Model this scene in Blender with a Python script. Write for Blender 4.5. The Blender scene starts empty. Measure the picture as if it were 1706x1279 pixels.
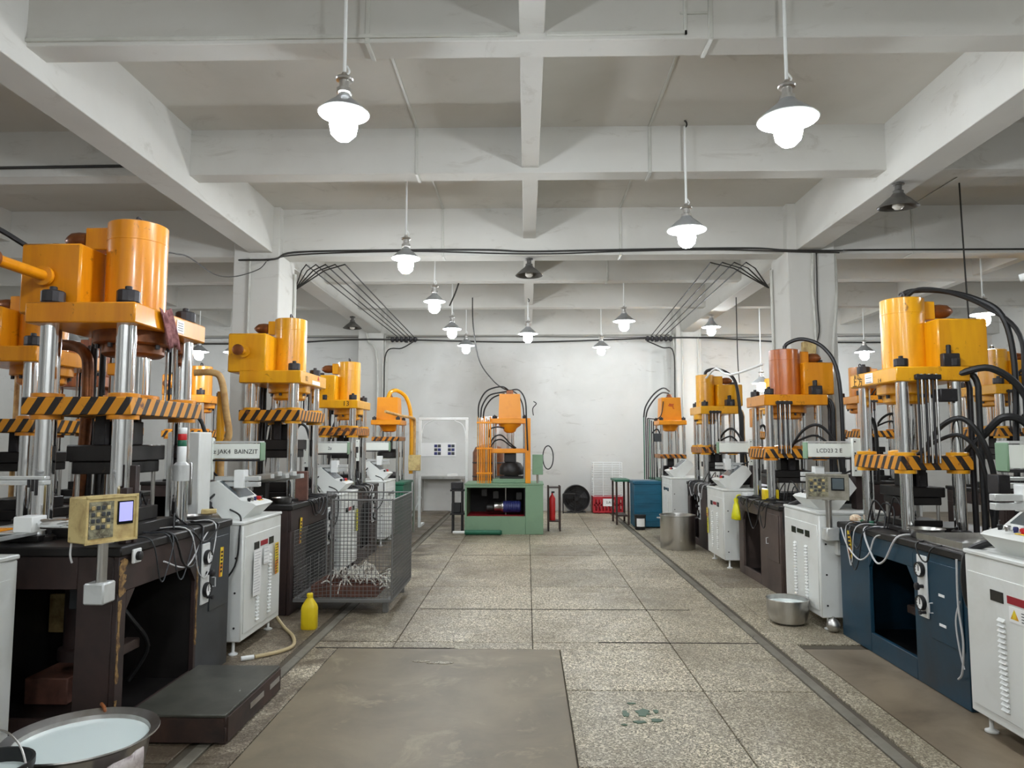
import bpy, bmesh, math, random
from mathutils import Vector, Matrix
random.seed(7)
R = math.radians
PI = math.pi
scene = bpy.context.scene
COL = scene.collection

# ------------------------------------------------------------------ camera, world, exposure
FPX = 1180.0
camd = bpy.data.cameras.new('camera'); cam = bpy.data.objects.new('camera', camd); COL.objects.link(cam)
camd.sensor_fit = 'HORIZONTAL'; camd.sensor_width = 36.0; camd.lens = FPX / 1706.0 * 36.0
camd.clip_start = 0.05; camd.clip_end = 100
cam.location = (0, 0, 1.55)
cam.rotation_euler = (PI / 2 + math.atan(96 / FPX), 0, math.atan(25 / FPX))
scene.camera = cam
world = bpy.data.worlds.new('World'); scene.world = world; world.use_nodes = True
world.node_tree.nodes['Background'].inputs[0].default_value = (0.8, 0.85, 0.9, 1)
world.node_tree.nodes['Background'].inputs[1].default_value = 0.05
vs = scene.view_settings
scene.display_settings.display_device = 'sRGB'
vs.view_transform = 'Standard'; vs.look = 'None'; vs.gamma = 1.0; vs.exposure = 1.62
vs.use_curve_mapping = False
BULB = 95.0           # emission strength of a lit bulb

# ------------------------------------------------------------------ helpers
def s2l(c):
    return tuple((x / 12.92 if x <= 0.04045 else ((x + 0.055) / 1.055) ** 2.4) for x in c)
def rgb(r, g, b):
    return s2l((r / 255, g / 255, b / 255)) + (1,)

class Mesh:
    def __init__(s): s.v = []; s.f = []
    def add(s, vs_, fs_):
        o = len(s.v); s.v += [tuple(p) for p in vs_]; s.f += [tuple(i + o for i in q) for q in fs_]; return s
    def box(s, x0, x1, y0, y1, z0, z1, bev=0.0):
        if bev <= 0:
            return s.add([(x0,y0,z0),(x1,y0,z0),(x1,y1,z0),(x0,y1,z0),(x0,y0,z1),(x1,y0,z1),(x1,y1,z1),(x0,y1,z1)],
                         [(0,3,2,1),(4,5,6,7),(0,1,5,4),(1,2,6,5),(2,3,7,6),(3,0,4,7)])
        bm = bmesh.new(); bmesh.ops.create_cube(bm, size=1)
        for w in bm.verts:
            w.co = Vector(((x0 + x1) / 2 + w.co.x * (x1 - x0), (y0 + y1) / 2 + w.co.y * (y1 - y0), (z0 + z1) / 2 + w.co.z * (z1 - z0)))
        b = min(bev, 0.45 * min(x1 - x0, y1 - y0, z1 - z0))
        bmesh.ops.bevel(bm, geom=bm.edges[:], offset=b, segments=1, affect='EDGES', profile=0.5)
        bm.verts.index_update()
        s.add([w.co[:] for w in bm.verts], [[w.index for w in q.verts] for q in bm.faces]); bm.free(); return s
    def cyl(s, p0, p1, r0, r1=None, n=16, caps=True):
        r1 = r0 if r1 is None else r1
        p0 = Vector(p0); p1 = Vector(p1); d = (p1 - p0).normalized()
        a = d.orthogonal().normalized(); b = d.cross(a)
        vs_ = []
        for p, r in ((p0, r0), (p1, r1)):
            for i in range(n):
                t = 2 * PI * i / n; vs_.append(p + a * math.cos(t) * r + b * math.sin(t) * r)
        fs_ = [(i, (i + 1) % n, n + (i + 1) % n, n + i) for i in range(n)]
        if caps: fs_ += [tuple(range(n - 1, -1, -1)), tuple(range(n, 2 * n))]
        return s.add(vs_, fs_)
    def tube(s, pts, r, n=8, sub=5, caps=True):
        P = [Vector(p) for p in pts]
        if sub > 1 and len(P) > 2:
            Q = []
            for i in range(len(P) - 1):
                a = P[max(i - 1, 0)]; b = P[i]; c = P[i + 1]; d = P[min(i + 2, len(P) - 1)]
                for k in range(sub):
                    t = k / sub
                    Q.append(0.5 * ((2 * b) + (c - a) * t + (2 * a - 5 * b + 4 * c - d) * t * t + (3 * b - a - 3 * c + d) * t ** 3))
            Q.append(P[-1]); P = Q
        vs_ = []; fs_ = []; up = None
        for i, p in enumerate(P):
            d = (P[min(i + 1, len(P) - 1)] - P[max(i - 1, 0)])
            if d.length < 1e-9: d = Vector((0, 0, 1))
            d.normalize()
            if up is None: up = d.orthogonal().normalized()
            up = (up - d * up.dot(d))
            if up.length < 1e-6: up = d.orthogonal()
            up.normalize(); w = d.cross(up)
            for k in range(n):
                t = 2 * PI * k / n; vs_.append(p + up * math.cos(t) * r + w * math.sin(t) * r)
        for i in range(len(P) - 1):
            for k in range(n):
                fs_.append((i * n + k, i * n + (k + 1) % n, (i + 1) * n + (k + 1) % n, (i + 1) * n + k))
        if caps:
            fs_.append(tuple(range(n - 1, -1, -1))); m = (len(P) - 1) * n; fs_.append(tuple(range(m, m + n)))
        return s.add(vs_, fs_)
    def lathe(s, prof, c=(0, 0, 0), n=24, axis='z', close=False):
        vs_ = []; fs_ = []
        for r, z in prof:
            for i in range(n):
                t = 2 * PI * i / n
                q = (math.cos(t) * r, math.sin(t) * r, z)
                if axis == 'x': q = (z, q[0], q[1])
                elif axis == 'y': q = (q[1], z, q[0])
                vs_.append((c[0] + q[0], c[1] + q[1], c[2] + q[2]))
        m = len(prof)
        for j in range(m if close else m - 1):
            for i in range(n):
                a = j * n + i; b = j * n + (i + 1) % n; k = ((j + 1) % m) * n
                fs_.append((a, b, k + (i + 1) % n, k + i))
        if not close:
            if prof[0][0] > 1e-6: fs_.append(tuple(range(n - 1, -1, -1)))
            if prof[-1][0] > 1e-6: fs_.append(tuple(range((m - 1) * n, m * n)))
        return s.add(vs_, fs_)
    def prism(s, pts, a0, a1, axis='x'):
        n = len(pts); vs_ = []
        for a in (a0, a1):
            for p, q in pts:
                vs_.append({'x': (a, p, q), 'y': (p, a, q), 'z': (p, q, a)}[axis])
        fs_ = [(i, (i + 1) % n, n + (i + 1) % n, n + i) for i in range(n)] + [tuple(range(n - 1, -1, -1)), tuple(range(n, 2 * n))]
        return s.add(vs_, fs_)
    def quad(s, a, b, c, d): return s.add([a, b, c, d], [(0, 1, 2, 3)])
    def obj(s, name, mat, parent=None, smooth=True, loc=None, kind=None, label=None, ang=38):
        me = bpy.data.meshes.new(name); me.from_pydata(s.v, [], s.f); me.validate()
        bm = bmesh.new(); bm.from_mesh(me); bmesh.ops.recalc_face_normals(bm, faces=bm.faces[:]); bm.to_mesh(me); bm.free()
        if smooth:
            me.shade_smooth(); me.set_sharp_from_angle(angle=R(ang))
        me.materials.append(mat)
        return link(name, me, parent, loc, kind, label)

def link(name, me, parent=None, loc=None, kind=None, label=None, rot=None):
    o = bpy.data.objects.new(name, me); COL.objects.link(o)
    if parent is not None: o.parent = parent
    if loc is not None: o.location = loc
    if rot is not None: o.rotation_euler = rot
    if kind: o['kind'] = kind
    if label: o['label'] = label
    return o
def tag(o, label, cat, group=None, kind=None):
    o['label'] = label; o['category'] = cat
    if group: o['group'] = group
    if kind: o['kind'] = kind
    return o
def thing(name, label, cat, loc=(0, 0, 0), rotz=0.0, group=None):
    o = bpy.data.objects.new(name, None); COL.objects.link(o); o.empty_display_size = 0.1
    o.location = loc; o.rotation_euler = (0, 0, rotz)
    return tag(o, label, cat, group)
def Bx(*a, bev=0.0): return Mesh().box(*a, bev=bev)
TXT = {}
def text(name, body, size, loc, rot, mat, parent=None, sx=1.0):
    key = (body, size, sx)
    if key not in TXT:
        cu = bpy.data.curves.new('lettering', 'FONT'); cu.body = body; cu.size = size
        cu.align_x = 'CENTER'; cu.align_y = 'CENTER'; cu.extrude = 0.0006; cu.resolution_u = 2
        ob = bpy.data.objects.new('lettering_source', cu); COL.objects.link(ob)
        dg = bpy.context.evaluated_depsgraph_get(); me = bpy.data.meshes.new_from_object(ob.evaluated_get(dg))
        bpy.data.objects.remove(ob); TXT[key] = me
        me.materials.clear(); me.materials.append(mat)
    return link(name, TXT[key], parent, loc, rot=rot)

# ------------------------------------------------------------------ materials
def nodes(name):
    m = bpy.data.materials.new(name); m.use_nodes = True; nt = m.node_tree
    return m, nt, nt.nodes['Principled BSDF']
def ramp(nt, src, stops):
    r = nt.nodes.new('ShaderNodeValToRGB'); e = r.color_ramp.elements
    while len(e) < len(stops): e.new(0.5)
    for el, (p, c) in zip(e, stops): el.position = p; el.color = c
    nt.links.new(src, r.inputs[0]); return r.outputs[0]
def noise(nt, co, scale, detail=4, rough=0.6, dist=0.0):
    n = nt.nodes.new('ShaderNodeTexNoise'); n.inputs['Scale'].default_value = scale; n.inputs['Detail'].default_value = detail
    n.inputs['Roughness'].default_value = rough; n.inputs['Distortion'].default_value = dist
    nt.links.new(co, n.inputs['Vector']); return n.outputs['Fac']
def mixc(nt, fac, a, b, mode='MIX'):
    m = nt.nodes.new('ShaderNodeMix'); m.data_type = 'RGBA'; m.blend_type = mode
    for sock, val in ((m.inputs[0], fac), (m.inputs[6], a), (m.inputs[7], b)):
        if hasattr(val, 'is_linked') or hasattr(val, 'links'): nt.links.new(val, sock)
        else: sock.default_value = val
    return m.outputs[2]
def coord(nt, which='Object', scale=None):
    t = nt.nodes.new('ShaderNodeTexCoord'); o = t.outputs[which]
    if scale:
        mp = nt.nodes.new('ShaderNodeMapping'); mp.inputs['Scale'].default_value = scale; nt.links.new(o, mp.inputs[0]); o = mp.outputs[0]
    return o
def bump(nt, src, b, strength=0.2, dist=0.01):
    n = nt.nodes.new('ShaderNodeBump'); n.inputs['Strength'].default_value = strength; n.inputs['Distance'].default_value = dist
    nt.links.new(src, n.inputs['Height']); nt.links.new(n.outputs[0], b.inputs['Normal'])
def paint(name, c, c2=None, scale=3.0, lo=0.5, hi=0.75, rough=0.4, metal=0.0, stretch=(1, 1, 1), c3=None, lo3=0.62, hi3=0.7, sc3=14.0, bmp=0.0, spec=0.5, coat=0.0):
    m, nt, b = nodes(name)
    b.inputs['Roughness'].default_value = rough; b.inputs['Metallic'].default_value = metal
    b.inputs['Specular IOR Level'].default_value = spec
    if coat: b.inputs['Coat Weight'].default_value = coat; b.inputs['Coat Roughness'].default_value = 0.12
    b.inputs['Base Color'].default_value = c
    col = None
    if c2 is not None:
        co = coord(nt, 'Object', stretch); f = noise(nt, co, scale, 5, 0.62, 0.4)
        k = ramp(nt, f, [(lo, (0, 0, 0, 1)), (hi, (1, 1, 1, 1))]); col = mixc(nt, k, c, c2)
        if c3 is not None:
            f3 = noise(nt, coord(nt, 'Object'), sc3, 6, 0.7, 0.6); k3 = ramp(nt, f3, [(lo3, (0, 0, 0, 1)), (hi3, (1, 1, 1, 1))]); col = mixc(nt, k3, col, c3)
        nt.links.new(col, b.inputs['Base Color'])
        if bmp: bump(nt, f, b, bmp, 0.01)
    return m
def flat(name, c, rough=0.5, metal=0.0, spec=0.5):
    return paint(name, c, rough=rough, metal=metal, spec=spec)
def emit(name, c, s):
    m, nt, b = nodes(name); b.inputs['Base Color'].default_value = c
    b.inputs['Emission Color'].default_value = c; b.inputs['Emission Strength'].default_value = s; return m

M = {}
M['orange'] = paint('orange_paint', rgb(220,142,14), rgb(202,122,12), 3.4, .42, .66, .3, stretch=(2,2,.22), c3=rgb(104,54,14), lo3=.62, hi3=.72, sc3=10, coat=.35)
M['yellow_orange'] = paint('yellow_orange_paint', rgb(234,168,16), rgb(218,148,15), 3.4, .42, .66, .32, stretch=(2,2,.22), c3=rgb(112,62,16), lo3=.63, hi3=.73, sc3=10, coat=.3)
M['red_orange'] = paint('rusty_orange_paint', rgb(184,98,22), rgb(132,60,16), 3.2, .4, .6, .32, stretch=(2,2,.2), c3=rgb(96,44,16), lo3=.66, hi3=.76, sc3=9, coat=.35)
M['bright_orange'] = paint('bright_orange_paint', rgb(240,152,14), rgb(214,126,12), 2.0, .5, .8, .35)
M['chrome'] = paint('polished_chrome', (.86,.87,.88,1), (.6,.6,.6,1), 6, .6, .85, .07, 1.0, stretch=(1,1,.15))
M['steel'] = paint('brushed_steel', (.62,.61,.59,1), (.42,.40,.37,1), 5, .45, .75, .3, 1.0, stretch=(1,1,.2))
M['alu'] = paint('aluminium_profile', rgb(208,210,208), rgb(176,178,176), 4, .5, .8, .35, .35)
M['dark'] = paint('oily_dark_steel', rgb(38,35,34), rgb(22,20,19), 5, .4, .7, .42, .25, c3=rgb(86,68,52), lo3=.68, hi3=.78, sc3=12, bmp=.15)
M['black_nut'] = paint('blackened_steel', rgb(44,42,44), rgb(66,64,66), 9, .5, .8, .45, .3)
M['brown_base'] = paint('grimy_brown_paint', rgb(58,42,39), rgb(36,28,27), 3, .4, .7, .5, c3=rgb(132,96,60), lo3=.7, hi3=.76, sc3=7, bmp=.15)
M['brown_base2'] = paint('grey_brown_paint', rgb(86,72,66), rgb(62,52,48), 3, .4, .7, .5, c3=rgb(52,86,70), lo3=.7, hi3=.78, sc3=6, bmp=.15)
M['blue_base'] = paint('worn_dark_blue_paint', rgb(18,58,78), rgb(32,44,52), 2.2, .45, .75, .4, c3=rgb(70,60,52), lo3=.72, hi3=.76, sc3=9, bmp=.12)
M['grey_base'] = paint('worn_dark_grey_paint', rgb(58,62,66), rgb(42,44,46), 2.2, .45, .72, .45, c3=rgb(96,84,70), lo3=.69, hi3=.76, sc3=9, bmp=.12)
M['green'] = paint('sage_green_paint', rgb(126,158,128), rgb(108,138,112), 2, .5, .8, .5)
M['dark_green'] = paint('dark_green_paint', rgb(30,104,76), rgb(24,74,58), 3, .45, .75, .45)
M['teal'] = paint('teal_blue_paint', rgb(18,96,124), rgb(14,70,94), 3, .45, .75, .4, stretch=(.4,.4,3))
M['white_cab'] = paint('off_white_cabinet_paint', rgb(224,226,222), rgb(204,204,196), 2.5, .5, .85, .42, c3=rgb(160,150,132), lo3=.74, hi3=.85, sc3=5)
M['white'] = paint('white_paint', rgb(234,236,234), rgb(212,212,206), 4, .5, .85, .45)
M['cream_box'] = paint('stained_cream_paint', rgb(206,186,128), rgb(160,132,84), 8, .42, .66, .55, c3=rgb(92,74,50), lo3=.62, hi3=.72, sc3=24)
M['grime_panel'] = paint('grimy_keypad', rgb(150,146,120), rgb(78,72,56), 26, .4, .6, .6, c3=rgb(210,200,166), lo3=.6, hi3=.68, sc3=30)
M['grime_box'] = paint('grimy_grey_box', rgb(150,146,132), rgb(112,106,92), 8, .42, .66, .5, c3=rgb(74,66,54), lo3=.66, hi3=.74, sc3=24)
M['flake'] = paint('flaking_yellowed_paint', rgb(150,118,70), rgb(92,66,42), 30, .42, .6, .7)
M['black'] = paint('black_rubber', rgb(24,24,25), rgb(36,36,36), 6, .5, .8, .5)
M['void'] = flat('near_black_panel', rgb(20,19,19), .7)  # near-black for the back panel and partition inside the green base
M['glass_dark'] = flat('dark_display', rgb(16,18,20), .15)
M['screen_lit'] = emit('lit_screen', rgb(128,128,190), .55)
M['screen_off'] = flat('grey_screen', rgb(84,94,98), .2)
M['red'] = flat('red_plastic', rgb(196,34,36), .4)
M['red_label'] = flat('red_label', rgb(152,22,36), .5)
M['red_crate'] = paint('red_crate_plastic', rgb(176,28,40), rgb(140,20,34), 6, .5, .8, .5)
M['paper'] = flat('white_paper', rgb(240,240,238), .7)
M['yellow'] = paint('yellow_plastic', rgb(228,200,22), rgb(206,164,18), 6, .5, .75, .45, c3=rgb(140,104,20), lo3=.7, hi3=.78, sc3=30)
M['yellow_bag'] = paint('yellow_bag_plastic', rgb(226,222,12), rgb(196,184,8), 9, .45, .7, .4)
M['sticker'] = paint('yellow_warning_sticker', rgb(232,206,44), rgb(206,120,30), 7, .46, .6, .55)
M['ink'] = flat('black_ink_and_slit_shade', rgb(30,28,28), .6)
M['red_ink'] = flat('red_ink', rgb(190,40,40), .6)
M['silver_ink'] = flat('pale_ink', rgb(200,200,200), .6)
M['blue_plastic'] = paint('navy_motor_paint', rgb(42,48,110), rgb(30,34,80), 5, .5, .8, .4)
M['milk'] = flat('milky_coolant', rgb(222,234,232), .12)
M['rag'] = paint('mauve_rag', rgb(150,102,100), rgb(112,70,70), 30, .4, .6, .9)
M['cloth_white'] = paint('printed_white_plastic_bag', rgb(206,198,196), rgb(150,132,134), 16, .45, .65, .5)
M['hose_beige'] = flat('beige_hose', rgb(190,172,132), .5)
M['step'] = paint('greasy_step_sheet', rgb(84,84,76), rgb(62,62,56), 4, .4, .7, .38, .3, c3=rgb(110,112,100), lo3=.68, hi3=.8, sc3=5)
M['step_frame'] = paint('rusty_step_frame', rgb(70,50,42), rgb(40,32,30), 6, .4, .7, .55)
M['wire'] = flat('galvanised_wire', (.2,.2,.195,1), .5, .5)
M['scrap'] = flat('trimmed_rubber_scrap', rgb(226,224,214), .6)
M['wood'] = paint('old_wood', rgb(150,96,56), rgb(110,66,40), 8, .4, .7, .7, stretch=(1,6,6))
M['rust_box'] = paint('rusty_crate', rgb(112,72,58), rgb(78,50,42), 8, .4, .7, .65)
M['lamp_white'] = paint('enamel_shade', rgb(150,152,152), rgb(128,130,128), 5, .5, .8, .35)
M['lamp_grey'] = paint('dusty_dark_shade', rgb(74,72,68), rgb(98,96,90), 6, .45, .7, .45)
M['bulb'] = emit('lit_bulb', (.90, .95, 1.0, 1), BULB)
M['bulb_far'] = emit('lit_dimmer_bulb', (.90, .95, 1.0, 1), BULB * .5)
M['bulb_cool'] = emit('lit_cool_bulb', (.84, .91, 1.0, 1), BULB)
M['bulb_off'] = flat('unlit_bulb', rgb(210,206,196), .25)
M['cable'] = flat('black_cable', rgb(38,36,32), .6)
M['conduit'] = paint('pale_conduit', rgb(196,196,188), rgb(168,168,158), 4, .5, .8, .5)
M['copper'] = paint('oily_copper_brown', rgb(140,82,40), rgb(92,52,28), 10, .4, .7, .35, .4)
M['pipe_tan'] = paint('tan_wrapped_pipe', rgb(206,168,110), rgb(170,122,66), 9, .4, .7, .6)
M['brass_tape'] = paint('crumpled_tape', rgb(190,140,96), rgb(240,226,200), 30, .4, .6, .4)
M['green_stain'] = flat('green_paint_spot', rgb(66,92,72), .5)
M['rail_white'] = flat('white_arm_paint', rgb(236,240,232), .4)
M['soot'] = flat('dark_fan', rgb(38,36,36), .5)

# hazard stripes: object-space diagonal bands
def stripes(name, ca, cb, per, wear=.7):
    m, nt, b = nodes(name); b.inputs['Roughness'].default_value = .45
    t = nt.nodes.new('ShaderNodeTexCoord'); sx = nt.nodes.new('ShaderNodeSeparateXYZ'); nt.links.new(t.outputs['Object'], sx.inputs[0])
    def mth(op, a, c):
        n = nt.nodes.new('ShaderNodeMath'); n.operation = op
        for i, v in enumerate((a, c)):
            if isinstance(v, (int, float)): n.inputs[i].default_value = v
            else: nt.links.new(v, n.inputs[i])
        return n.outputs[0]
    s1 = mth('ADD', sx.outputs[0], mth('MULTIPLY', sx.outputs[1], -1.0)); s2 = mth('ADD', s1, mth('MULTIPLY', sx.outputs[2], -.62))
    fr = mth('FRACT', mth('MULTIPLY', mth('ADD', s2, 20.0), 1.0 / per), 0.0)
    g = mth('GREATER_THAN', fr, .55)
    f = noise(nt, t.outputs['Object'], 11, 6, .7, .5); k = ramp(nt, f, [(wear - .08, (0, 0, 0, 1)), (wear, (1, 1, 1, 1))])
    col = mixc(nt, g, ca, cb); col = mixc(nt, k, col, rgb(112, 66, 34)); nt.links.new(col, b.inputs['Base Color']); return m
M['hazard'] = stripes('hazard_stripes', rgb(212,140,28), rgb(38,32,30), .1)
M['hazard2'] = stripes('worn_hazard_stripes', rgb(206,128,26), rgb(44,36,32), .1, .6)

def wall_mat(name, c, c2, c3, soot=None):
    m, nt, b = nodes(name); b.inputs['Roughness'].default_value = .85; b.inputs['Specular IOR Level'].default_value = .2
    co = coord(nt, 'Object')
    f = noise(nt, co, .55, 6, .6, .3); k = ramp(nt, f, [(.42, (0,0,0,1)), (.68, (1,1,1,1))]); col = mixc(nt, k, c, c2)
    f2 = noise(nt, coord(nt, 'Object', (1, 1, 3.2)), 1.6, 8, .72, .8); k2 = ramp(nt, f2, [(.58, (0,0,0,1)), (.7, (1,1,1,1))]); col = mixc(nt, k2, col, c3)
    if soot:
        v = nt.nodes.new('ShaderNodeVectorMath'); v.operation = 'DISTANCE'; nt.links.new(co, v.inputs[0]); v.inputs[1].default_value = soot
        n = nt.nodes.new('ShaderNodeMath'); n.operation = 'ADD'; nt.links.new(v.outputs['Value'], n.inputs[0])
        nn = noise(nt, co, 1.3, 5, .6); q = nt.nodes.new('ShaderNodeMath'); q.operation = 'MULTIPLY'; nt.links.new(nn, q.inputs[0]); q.inputs[1].default_value = .7; nt.links.new(q.outputs[0], n.inputs[1])
        sc_n = nt.nodes.new('ShaderNodeMath'); sc_n.operation = 'MULTIPLY'; nt.links.new(n.outputs[0], sc_n.inputs[0]); sc_n.inputs[1].default_value = .55
        ks = ramp(nt, sc_n.outputs[0], [(.28, (.62,.62,.62,1)), (.95, (0,0,0,1))]); col = mixc(nt, ks, col, rgb(120,112,100))
    f3 = noise(nt, co, 9, 6, .7); bump(nt, f3, b, .08, .01)
    nt.links.new(col, b.inputs['Base Color']); return m
M['wall'] = wall_mat('whitewashed_plaster', rgb(216,216,212), rgb(204,204,199), rgb(186,184,178), soot=(-.85, 16.1, 2.75))
M['ceil'] = wall_mat('greyed_ceiling_plaster', rgb(204,201,193), rgb(193,190,181), rgb(186,182,173))
M['beam'] = wall_mat('whitewashed_beam', rgb(206,205,199), rgb(197,195,188), rgb(186,183,175))

def terrazzo(name, base, chip_l, chip_d, dirt, amt=1.0, dlo=.5, dhi=.78, world=True):
    m, nt, b = nodes(name); b.inputs['Roughness'].default_value = .48; b.inputs['Specular IOR Level'].default_value = .4
    g = nt.nodes.new('ShaderNodeNewGeometry'); co = g.outputs['Position']
    def vor(sc, rnd=1.0):
        v = nt.nodes.new('ShaderNodeTexVoronoi'); v.inputs['Scale'].default_value = sc; nt.links.new(co, v.inputs['Vector'])
        sp = nt.nodes.new('ShaderNodeSeparateColor'); nt.links.new(v.outputs['Color'], sp.inputs[0]); return v, sp
    v1, s1 = vor(95.0); v2, s2 = vor(150.0)
    k1 = ramp(nt, s1.outputs[0], [(.58, (0,0,0,1)), (.68, (amt,amt,amt,1))]); col = mixc(nt, k1, base, chip_l)
    k2 = ramp(nt, s2.outputs[1], [(.7, (0,0,0,1)), (.8, (amt,amt,amt,1))]); col = mixc(nt, k2, col, chip_d)
    f = noise(nt, co, .8, 7, .65, .5); kd = ramp(nt, f, [(dlo, (0,0,0,1)), (dhi, (.85,.85,.85,1))]); col = mixc(nt, kd, col, dirt)
    # oily grime that gathers along the machine rows
    sp = nt.nodes.new('ShaderNodeSeparateXYZ'); nt.links.new(co, sp.inputs[0])
    mr = nt.nodes.new('ShaderNodeMapRange'); nt.links.new(sp.outputs[0], mr.inputs[0]); mr.inputs[1].default_value = -.55; mr.inputs[2].default_value = -1.45
    f5 = noise(nt, co, 1.7, 7, .66, .6); k5 = ramp(nt, f5, [(.36, (0,0,0,1)), (.58, (.85,.85,.85,1))])
    mu = nt.nodes.new('ShaderNodeMath'); mu.operation = 'MULTIPLY'; nt.links.new(mr.outputs[0], mu.inputs[0]); nt.links.new(k5, mu.inputs[1]); col = mixc(nt, mu.outputs[0], col, rgb(78, 66, 52))
    f4 = noise(nt, co, 3.5, 6, .6, .2); kr = ramp(nt, f4, [(.3, (.34,.34,.34,1)), (.7, (.62,.62,.62,1))]); nt.links.new(kr, b.inputs['Roughness'])
    nt.links.new(col, b.inputs['Base Color']); return m
M['tile'] = terrazzo('terrazzo', rgb(164,154,132), rgb(232,222,198), rgb(78,70,56), rgb(118,106,86), 1.0, .44, .74)
M['tile2'] = terrazzo('greyer_terrazzo', rgb(154,145,124), rgb(220,210,186), rgb(76,68,56), rgb(108,98,80), .9, .42, .72)
M['tile_dirty'] = terrazzo('oily_terrazzo', rgb(134,122,104), rgb(186,176,154), rgb(74,64,52), rgb(84,72,58), .85, .4, .68)
M['joint'] = paint('joint_filler', rgb(86,78,64), rgb(66,60,50), 4, .4, .7, .8)
M['concrete'] = paint('patched_concrete', rgb(126,114,92), rgb(104,94,74), 1.9, .35, .7, .5, c3=rgb(148,136,110), lo3=.56, hi3=.72, sc3=2.6, bmp=.06)
M['oily_concrete'] = paint('oily_concrete', rgb(138,124,104), rgb(100,88,72), 1.8, .35, .65, .42, c3=rgb(130,120,90), lo3=.62, hi3=.76, sc3=2.2)
M['groove'] = paint('cement_channel_strip', rgb(120,116,104), rgb(96,90,78), 4, .4, .7, .65, c3=rgb(58,50,42), lo3=.62, hi3=.7, sc3=6)
M['groove_dark'] = paint('channel_gap', rgb(58,50,42), rgb(44,38,32), 5, .4, .7, .8)

# ------------------------------------------------------------------ the room
XL, XR, YB, YF, ZC = -10.5, 10.5, 16.1, -3.5, 4.55
def struct(name, mesh, mat, label, smooth=True):
    o = mesh.obj(name, mat, smooth=smooth); o['kind'] = 'structure'; o['label'] = label; return o
floor = struct('floor', Bx(XL, XR, YF, YB, -.2, -.012), M['joint'], 'speckled terrazzo factory floor with joints and dirt')
struct('wall_back', Bx(XL - .2, XR + .2, YB, YB + .2, -.2, ZC + .2), M['wall'], 'whitewashed end wall with soot smudge')
struct('wall_left', Bx(XL - .2, XL, YF - .2, YB, -.2, ZC + .2), M['wall'], 'whitewashed wall far to the left')
struct('wall_right', Bx(XR, XR + .2, YF - .2, YB, -.2, ZC + .2), M['wall'], 'whitewashed wall far to the right')
struct('wall_front', Bx(XL, XR, YF - .2, YF, -.2, ZC + .2), M['wall'], 'whitewashed wall behind the viewpoint')
ceiling = struct('ceiling', Bx(XL - .2, XR + .2, YF - .2, YB + .2, ZC, ZC + .2), M['ceil'], 'grey white concrete ceiling divided by beams')

# ceiling beams (parts of the ceiling)
for y in (-.1, 2.1, 4.33, 6.56, 11.1, 13.35):
    if abs(y - 2.1) < .01:
        Bx(XL, XR, y, y + .28, 3.95, ZC + .01, bev=.006).obj('cross_beam', M['beam'], ceiling)
    else:
        Bx(XL, XR, y, y + .2, 4.1, ZC + .01, bev=.006).obj('cross_beam', M['beam'], ceiling)
Bx(XL, XR, 8.92, 9.2, 3.93, ZC + .01, bev=.006).obj('cross_beam', M['beam'], ceiling)
Bx(XL, XR, 15.82, 16.1, 3.95, ZC + .01, bev=.006).obj('cross_beam', M['beam'], ceiling)
Bx(-3.54, -3.24, YF, 15.9, 3.95, ZC + .01, bev=.006).obj('long_beam', M['beam'], ceiling)
Bx(3.39, 3.69, YF, 15.9, 3.95, ZC + .01, bev=.006).obj('long_beam', M['beam'], ceiling)
for x in (-.045, -6.9, 7.0):
    Bx(x, x + .16, YF, 15.9, 4.15, ZC + .01, bev=.005).obj('long_beam', M['beam'], ceiling)

# columns
def column(x0, x1, y0, y1, label):
    m = Mesh().box(x0, x1, y0, y1, 0, ZC, bev=.012)
    return struct('column', m, M['beam'], label)
colL = column(-3.74, -3.15, 8.8, 9.4, 'square white column beside the second press on the left')
colR = column(3.27, 3.86, 8.8, 9.4, 'square white column behind the rusty orange press on the right')
colBL = column(-3.74, -3.18, 15.5, 16.1, 'white wall column at the left of the end wall')
colBR = column(3.27, 3.83, 15.5, 16.1, 'white wall column at the right of the end wall')
column(-3.74, -3.15, 1.9, 2.5, 'square white column nearest the viewpoint on the left')
column(3.27, 3.86, 1.9, 2.5, 'square white column nearest the viewpoint on the right')
def conduit(pts, par, r=.016, mat='conduit', name='conduit'):
    return Mesh().tube(pts, r, 8, 4).obj(name, M[mat], par)
# conduits on columns
conduit([(-3.52, 8.78, 0), (-3.52, 8.78, 3.88)], colL)
conduit([(-3.13, 9.36, 1.4), (-3.13, 9.36, 3.8)], colL, .022)
conduit([(3.25, 9.34, 1.2), (3.25, 9.34, 3.82)], colR, .02)
conduit([(3.58, 8.78, .6), (3.58, 8.78, 2.75), (3.56, 8.78, 3.5), (3.58, 8.78, 3.9)], colR, .02)
conduit([(3.88, 8.86, 3.9), (3.88, 8.84, 3.5), (3.83, 8.76, 3.15), (3.78, 8.77, 2.6), (3.77, 8.78, 1.2)], colR, .022)
conduit([(3.62, 8.77, 3.9), (3.61, 8.77, 3.3), (3.62, 8.77, 2.9), (3.55, 8.77, 2.72)], colR, .008, 'cable', 'cable')
Bx(3.4, 3.56, 8.72, 8.8, 2.52, 2.78, bev=.008).obj('junction_box', M['cream_box'], colR)
conduit([(-3.3, 15.47, .8), (-3.3, 15.47, 3.3), (-3.5, 15.47, 3.75), (-3.55, 15.47, 3.95)], colBL, .025)
conduit([(-3.16, 15.6, .8), (-3.16, 15.6, 3.95)], colBL, .02)
conduit([(3.25, 15.6, 1.0), (3.25, 15.6, 3.7), (3.1, 15.6, 3.78)], colBR, .02)
conduit([(3.4, 15.47, .8), (3.4, 15.47, 3.95)], colBR, .018)
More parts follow.
